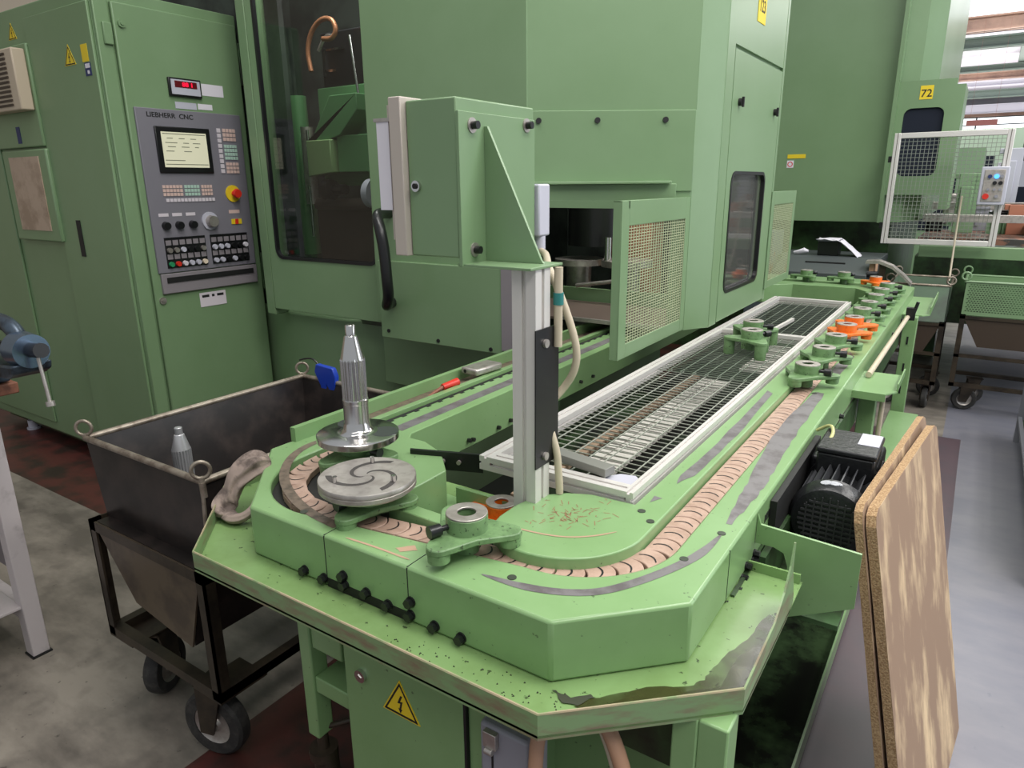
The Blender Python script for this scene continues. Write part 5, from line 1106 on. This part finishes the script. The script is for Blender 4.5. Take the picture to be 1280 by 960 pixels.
for x, z, mt, r in ((-0.005, 1.52, NAVY, 0.012), (0.058, 1.52, GREYM, 0.010), (0.025, 1.48, BLACK, 0.012), (0.056, 1.48, BLACK, 0.012), (-0.005, 1.44, GREYM, 0.008), (0.028, 1.44, GREYM, 0.008), (0.058, 1.44, GREYM, 0.008), (-0.012, 1.398, RED, 0.018), (0.045, 1.398, GREYM, 0.010)):
    obj('push_button', MB().cyl((x, 5.485, z), (x, 5.470, z), r, seg=16), mt, cp)
obj('power_lead', MB().tube([(-0.14, 5.56, 1.40), (-0.14, 5.55, 1.2), (-0.135, 5.5, 1.0), (-0.13, 5.4, 0.86)], 0.006, 8, 1), HOSEM, fg)
mb_ = thing('machine_bed', 'green machine bed with grey guide rails behind the wire gate', 'machine', (0.3, 6.6, 0))
obj('bed', MB().box(-0.35, 1.8, 5.72, 5.80, 0.98, 1.06), GREEN, mb_, bevel=0.004)
obj('lower_body', MB().box(-0.38, 1.8, 5.9, 8.4, 0.50, 0.97).box(-0.38, -0.2, 7.0, 7.3, 0, 0.5).box(1.3, 1.6, 7.0, 7.3, 0, 0.5), DKGREEN, mb_, smooth=False)
obj('rail', MB().box(-0.38, 2.2, 6.2, 6.35, 1.20, 1.25).box(-0.38, 2.2, 7.0, 7.12, 1.26, 1.32), STEELB, mb_)
obj('belt', MB().box(-0.38, 1.8, 5.95, 6.9, 1.06, 1.10), mat('rusty_parts_belt', srgb(132, 92, 74), 0.6, col2=srgb(60, 58, 54), scale=16, thr=(0.45, 0.55)), mb_, smooth=False)
for i, (x, y, h_, c) in enumerate([(-0.2, 6.6, 1.55, 'g'), (0.06, 7.3, 1.75, 'w'), (0.35, 6.9, 1.5, 'g'), (0.55, 7.6, 1.6, 'w'), (0.15, 6.5, 1.32, 'o')]):
    mt = {'g': mat('bed_green', srgb(120, 150, 112), 0.5), 'w': GREYL, 'o': mat('bed_rust', srgb(170, 110, 86), 0.5)}[c]
    obj('unit_housing', MB().box(x, x+0.14, y, y+0.2, 1.10, h_).box(x+0.02, x+0.10, y-0.02, y, 1.2, h_-0.1).box(x-0.03, x+0.17, y+0.02, y+0.18, h_-0.04, h_), mt, mb_, bevel=0.004)
rc = random.Random(11)
cm = [mat('bed_green2', srgb(106, 138, 102), 0.5), GREYL, GREYM, mat('bed_rust2', srgb(160, 100, 74), 0.6), BLACK, STEELB, mat('bed_pale', srgb(206, 208, 200), 0.5)]
for i in range(34):
    x = rc.uniform(-0.36, 0.9); y = rc.uniform(6.4, 8.2); a_ = rc.uniform(0.03, 0.12); h_ = 1.10+rc.uniform(0.04, 0.30)*(0.5+(y-6.3)*0.45); k = cm[rc.randrange(7)]
    if rc.random() < 0.45: mm = MB().cyl((x, y, 1.10), (x, y, h_), a_*0.5).cyl((x, y, h_-0.03), (x, y, h_-0.01), a_*0.7)
    else: mm = MB().box(x, x+a_, y, y+0.1, 1.10, h_).box(x-0.01, x+a_+0.01, y-0.01, y+0.11, h_-0.02, h_).box(x+a_*0.3, x+a_*0.6, y-0.012, y, 1.14, h_-0.04)
    obj('fixture', mm, k, mb_, bevel=0.003)
# far machines in the hall
def far_machine(x, y, w_, h_, label, mt, win=True):
    t = thing('machine_tool', label, 'machine', (x, y, 0))
    b = obj('cabinet', MB().box(x, x+w_, y, y+1.6, 0, h_).box(x-0.2, x, y+0.3, y+1.4, 0, h_*0.6), mt, t, bevel=0.01)
    if win: obj('window', MB().box(x+w_*0.2, x+w_*0.7, y-0.01, y, h_*0.45, h_*0.8), GLASSD, b, smooth=False)
    obj('light_panel', MB().box(x+w_*0.75, x+w_*0.95, y-0.02, y, h_*0.5, h_*0.75), GREYL, b, smooth=False)
    obj('base', MB().box(x-0.05, x+w_+0.05, y-0.1, y+1.6, 0, 0.25), DKGREEN, t)
far_machine(-1.0, 11.0, 0.9, 1.9, 'green machine tool far behind the mesh gate, with dark window', mat('far_green', srgb(128, 158, 122), 0.5))
far_machine(0.1, 12.5, 1.1, 1.75, 'pale grey machine tool far behind the gate, at the right', GREYL)
far_machine(-0.9, 16.0, 1.3, 2.4, 'tall pale green machine tool at the far end of the hall', mat('far_pale_green', srgb(168, 190, 168), 0.5))
far_machine(1.4, 15.0, 1.4, 2.0, 'light machine tool at the far right of the hall', mat('far_light', srgb(196, 198, 204), 0.5))
hl = obj('hanging_heater', MB().box(-0.33, -0.03, 10.0, 10.06, 2.10, 2.16).box(-0.30, -0.298, 10.03, 10.032, 2.16, 5.6).box(-0.06, -0.058, 10.03, 10.032, 2.16, 5.6), mat('red_brown_heater', srgb(150, 92, 88), 0.5), None, bevel=0.004)
tag(hl, 'thin red brown tube hanging before the far bright windows', 'heater')
_before = set(bpy.data.objects)
# bench of measuring gear at the far end
dk = thing('tool_table', 'dark slate topped table with sloping front behind the conveyor end', 'table', (-0.82, 5.1, 0))
obj('table_top', MB().hprism([(4.85, 0.900), (5.15, 0.985), (5.15, 0.965), (4.85, 0.87)], lambda a, b: (-1.16, a, b), lambda a, b: (-0.56, a, b)), SLATE, dk, bevel=0.003)
obj('body', MB().box(-1.15, -0.58, 4.9, 5.5, 0.0, 0.88).box(-1.2, -0.52, 5.15, 5.6, 0.88, 0.985), SLATE, dk, bevel=0.004)
obj('slot', MB().box(-0.98, -0.72, 5.02, 5.03, 0.945, 0.958), INK, dk)
obj('wooden_end', MB().box(-0.56, -0.53, 4.95, 5.15, 0.90, 0.97), mat('raw_wood_end', srgb(200, 160, 128), 0.6), dk)
cbx = thing('black_case', 'small black case under a white cloth on the slate table', 'case', (-0.86, 5.3, 0.985))
obj('case_body', MB().box(-0.94, -0.80, 5.2, 5.32, 0.986, 1.085), BLACK, cbx, bevel=0.005)
obj('case_lid', MB().box(-0.945, -0.795, 5.195, 5.325, 1.085, 1.097), GREYM, cbx, bevel=0.003)
cl_ = MB(); N = 12
for i in range(N):
    for j in range(N):
        def h(a, b):
            u = a/N; v = b/N; x = -0.95+0.33*u; y = 5.16+0.18*v
            edge = max(0, (u-0.45))*1.0
            z = 1.10-0.17*min(1, edge*1.6)+0.012*mathutils.noise.noise(Vector((x*22, y*22, 3)))
            return (x, y, z)
        cl_.quad([h(i, j), h(i+1, j), h(i+1, j+1), h(i, j+1)])
bmesh.ops.remove_doubles(cl_.bm, verts=cl_.bm.verts, dist=1e-5)
co = obj('white_cloth', cl_, WHITE, None); co.modifiers.new('solid', 'SOLIDIFY').thickness = 0.004; tag(co, 'white cloth thrown over the small black case', 'cloth')
wr = MB(); lumpy_tube(wr, [(-1.10, 5.2, 1.0), (-1.07, 5.2, 1.005), (-1.03, 5.2, 1.015), (-1.0, 5.2, 1.01)], [0.012, 0.02, 0.026, 0.012], seed=4); wo = obj('paper_wad', wr, WHITE, None); tag(wo, 'crumpled white wad lying left of the black case', 'rag')
gb = thing('drawer_unit', 'small grey blue drawer unit beside the mesh guard', 'drawer unit', (-1.32, 5.4, 0))
obj('body', MB().box(-1.42, -1.245, 5.3, 5.6, 0.0, 1.15), mat('grey_blue_unit', srgb(104, 116, 124), 0.5), gb, bevel=0.004)
for i in range(3): obj('drawer', MB().box(-1.405, -1.255, 5.292, 5.3, 0.94+i*0.065, 0.995+i*0.065), SLATE, gb, bevel=0.002)
hs_ = thing('grey_hood', 'bent grey sheet hood beside the slate table', 'hood', (-0.42, 5.0, 0.9))
hm = MB(); K = 12; prof = [(-0.58, 0.99), (-0.50, 0.995), (-0.42, 0.965), (-0.35, 0.91), (-0.30, 0.86)]
for i in range(4):
    a, b = prof[i], prof[i+1]; hm._add([(a[0], 4.9, a[1]), (b[0], 4.9, b[1]), (b[0], 5.0, b[1]), (a[0], 5.0, a[1]), (a[0], 4.9, a[1]-0.02), (b[0], 4.9, b[1]-0.02), (b[0], 5.0, b[1]-0.02), (a[0], 5.0, a[1]-0.02)], [(0, 1, 2, 3), (7, 6, 5, 4), (0, 4, 5, 1), (2, 6, 7, 3), (1, 5, 6, 2), (0, 3, 7, 4)])
obj('sheet', hm, STEELB, hs_); obj('stand', MB().box(-0.50, -0.46, 4.93, 4.97, 0, 0.97), STANDM, hs_)
obj('black_roller', MB().cyl((-0.56, 4.88, 0.905), (-0.50, 4.88, 0.905), 0.022), BLACK, hs_)
for o_ in set(bpy.data.objects)-_before:
    if o_.parent is None and not o_.name.startswith('drawer_unit'): o_.location.y += 0.25; o_.location.x -= 0.03; o_.location.z += 0.0
def bin_trolley(label_t, label_b, x0, x1, y0, y1, zt, zb, mt, perf, rim, castors):
    t = thing('trolley', label_t, 'trolley', ((x0+x1)/2, (y0+y1)/2, 0))
    for x in (x0, x1-0.03):
        for y in (y0, y1-0.03): obj('corner_post', MB().box(x, x+0.03, y, y+0.03, 0.18, zb+0.01), STANDM, t)
    obj('frame', MB().box(x0, x1, y0, y0+0.03, 0.18, 0.205).box(x0, x1, y0, y0+0.03, 0.38, 0.40).box(x0, x1, y1-0.03, y1, 0.18, 0.205).box(x0, x0+0.03, y0, y1, 0.18, 0.205).box(x1-0.03, x1, y0, y1, 0.18, 0.205).box(x0, x1, y0, y0+0.02, zb-0.02, zb).box(x0, x0+0.02, y0, y1, zb-0.02, zb), STANDM, t, smooth=False)
    obj('hopper', MB().hprism([(x0+0.02, zb-0.01), (x1-0.02, zb-0.01), (x1-0.10, zb-0.20), (x0+0.12, zb-0.20)], lambda a, b: (a, y0+0.01, b), lambda a, b: (a, y1-0.03, b)), mat('hopper_brown', srgb(70, 58, 48), 0.5, 0.3), t, smooth=False)
    for cx_, cy_, rz in castors: castor(cx_, cy_, 0.075, rz, t, 0.18, 0.036)
    b = thing('steel_bin', label_b, 'bin', ((x0+x1)/2, (y0+y1)/2, zb))
    e = 0.012
    obj('shell', MB().box(x0, x1, y0, y0+e/3, zb+0.002, zt).box(x0, x1, y1-e/3, y1, zb+0.002, zt).box(x0, x0+e/3, y0, y1, zb+0.002, zt).box(x1-e/3, x1, y0, y1, zb+0.002, zt).box(x0, x1, y0, y1, zb+0.001, zb+0.005), mt, b, smooth=False)
    obj('rim', MB().tube([(x0, y0, zt), (x1, y0, zt)], 0.007, 8).tube([(x0, y1, zt), (x1, y1, zt)], 0.007, 8).tube([(x0, y0, zt), (x0, y1, zt)], 0.007, 8).tube([(x1, y0, zt), (x1, y1, zt)], 0.007, 8), rim, b)
    for x, y, a in ((x0, y0, 0.0), (x1, y0, 0.3), (x0, y1, 0.2), (x1, y1, 0)):
        eye(Matrix.Translation((x, y, zt+0.034)) @ Matrix.Rotation(a, 4, 'Z') @ Matrix.Rotation(PI/2, 4, 'X'), 0.024, 0.006, b, rim)
    if perf:
        pm = MB(); z = zb+0.03; r_ = 0
        while z < zt-0.02:
            x = x0+0.02+(r_ % 2)*0.008
            while x < x1-0.01: pm.box(x, x+0.009, y0-0.001, y0, z, z+0.006); x += 0.016
            z += 0.013; r_ += 1
        obj('perforations', pm, DKGREEN, b, smooth=False, kind='stuff')
    return t, b
GBIN = mat('grey_green_bin', srgb(128, 150, 128), 0.4, 0.2, col2=srgb(120, 124, 118), scale=3)
bin_trolley('dark steel trolley with castors under the plain grey green bin', 'plain grey green steel bin with pale rim behind the conveyor end', -0.46, -0.112, 5.25, 5.75, 0.845, 0.60, GBIN, False, RIMM, [(-0.16, 5.33, 1.5), (-0.40, 5.33, 0.2), (-0.16, 5.65, 0.1)])
bin_trolley('dark steel trolley with a large black castor under the perforated bin', 'bright green perforated steel bin at the right edge', -0.035, 0.62, 5.30, 5.69, 0.875, 0.655, GREEN, True, GREEN, [(0.065, 5.42, 0.2), (0.52, 5.42, 0.2), (0.10, 5.62, 0.2)])
obx = obj('orange_crate', MB().box(-0.05, 0.14, 5.82, 5.86, 0.86, 0.95).box(-0.03, 0.12, 5.815, 5.82, 0.88, 0.93), mat('orange_brown_crate', srgb(190, 122, 58), 0.6), None, bevel=0.002)
obx.location.z = 0.0
bpy.data.objects.remove(obx)
sr = thing('metal_rack', 'grey metal rack with open shelves at the right edge of the aisle', 'rack', (0.5, 4.6, 0))
obj('upright', MB().box(0.34, 0.37, 3.00, 3.03, 0, 0.60), GREYM, sr); obj('upright', MB().box(0.34, 0.37, 4.85, 4.88, 0, 0.85), GREYM, sr); obj('upright', MB().box(0.80, 0.83, 3.00, 3.03, 0, 0.60), GREYM, sr)
obj('shelf', MB().box(0.345, 0.83, 3.0, 4.88, 0.12, 0.14), DKGREEN, sr); obj('shelf', MB().box(0.345, 0.83, 3.0, 4.88, 0.42, 0.44), DKGREEN, sr)
obj('side_rail', MB().box(0.34, 0.36, 3.0, 4.88, 0.57, 0.60).box(0.34, 0.36, 3.0, 4.88, 0.14, 0.16), GREYM, sr)
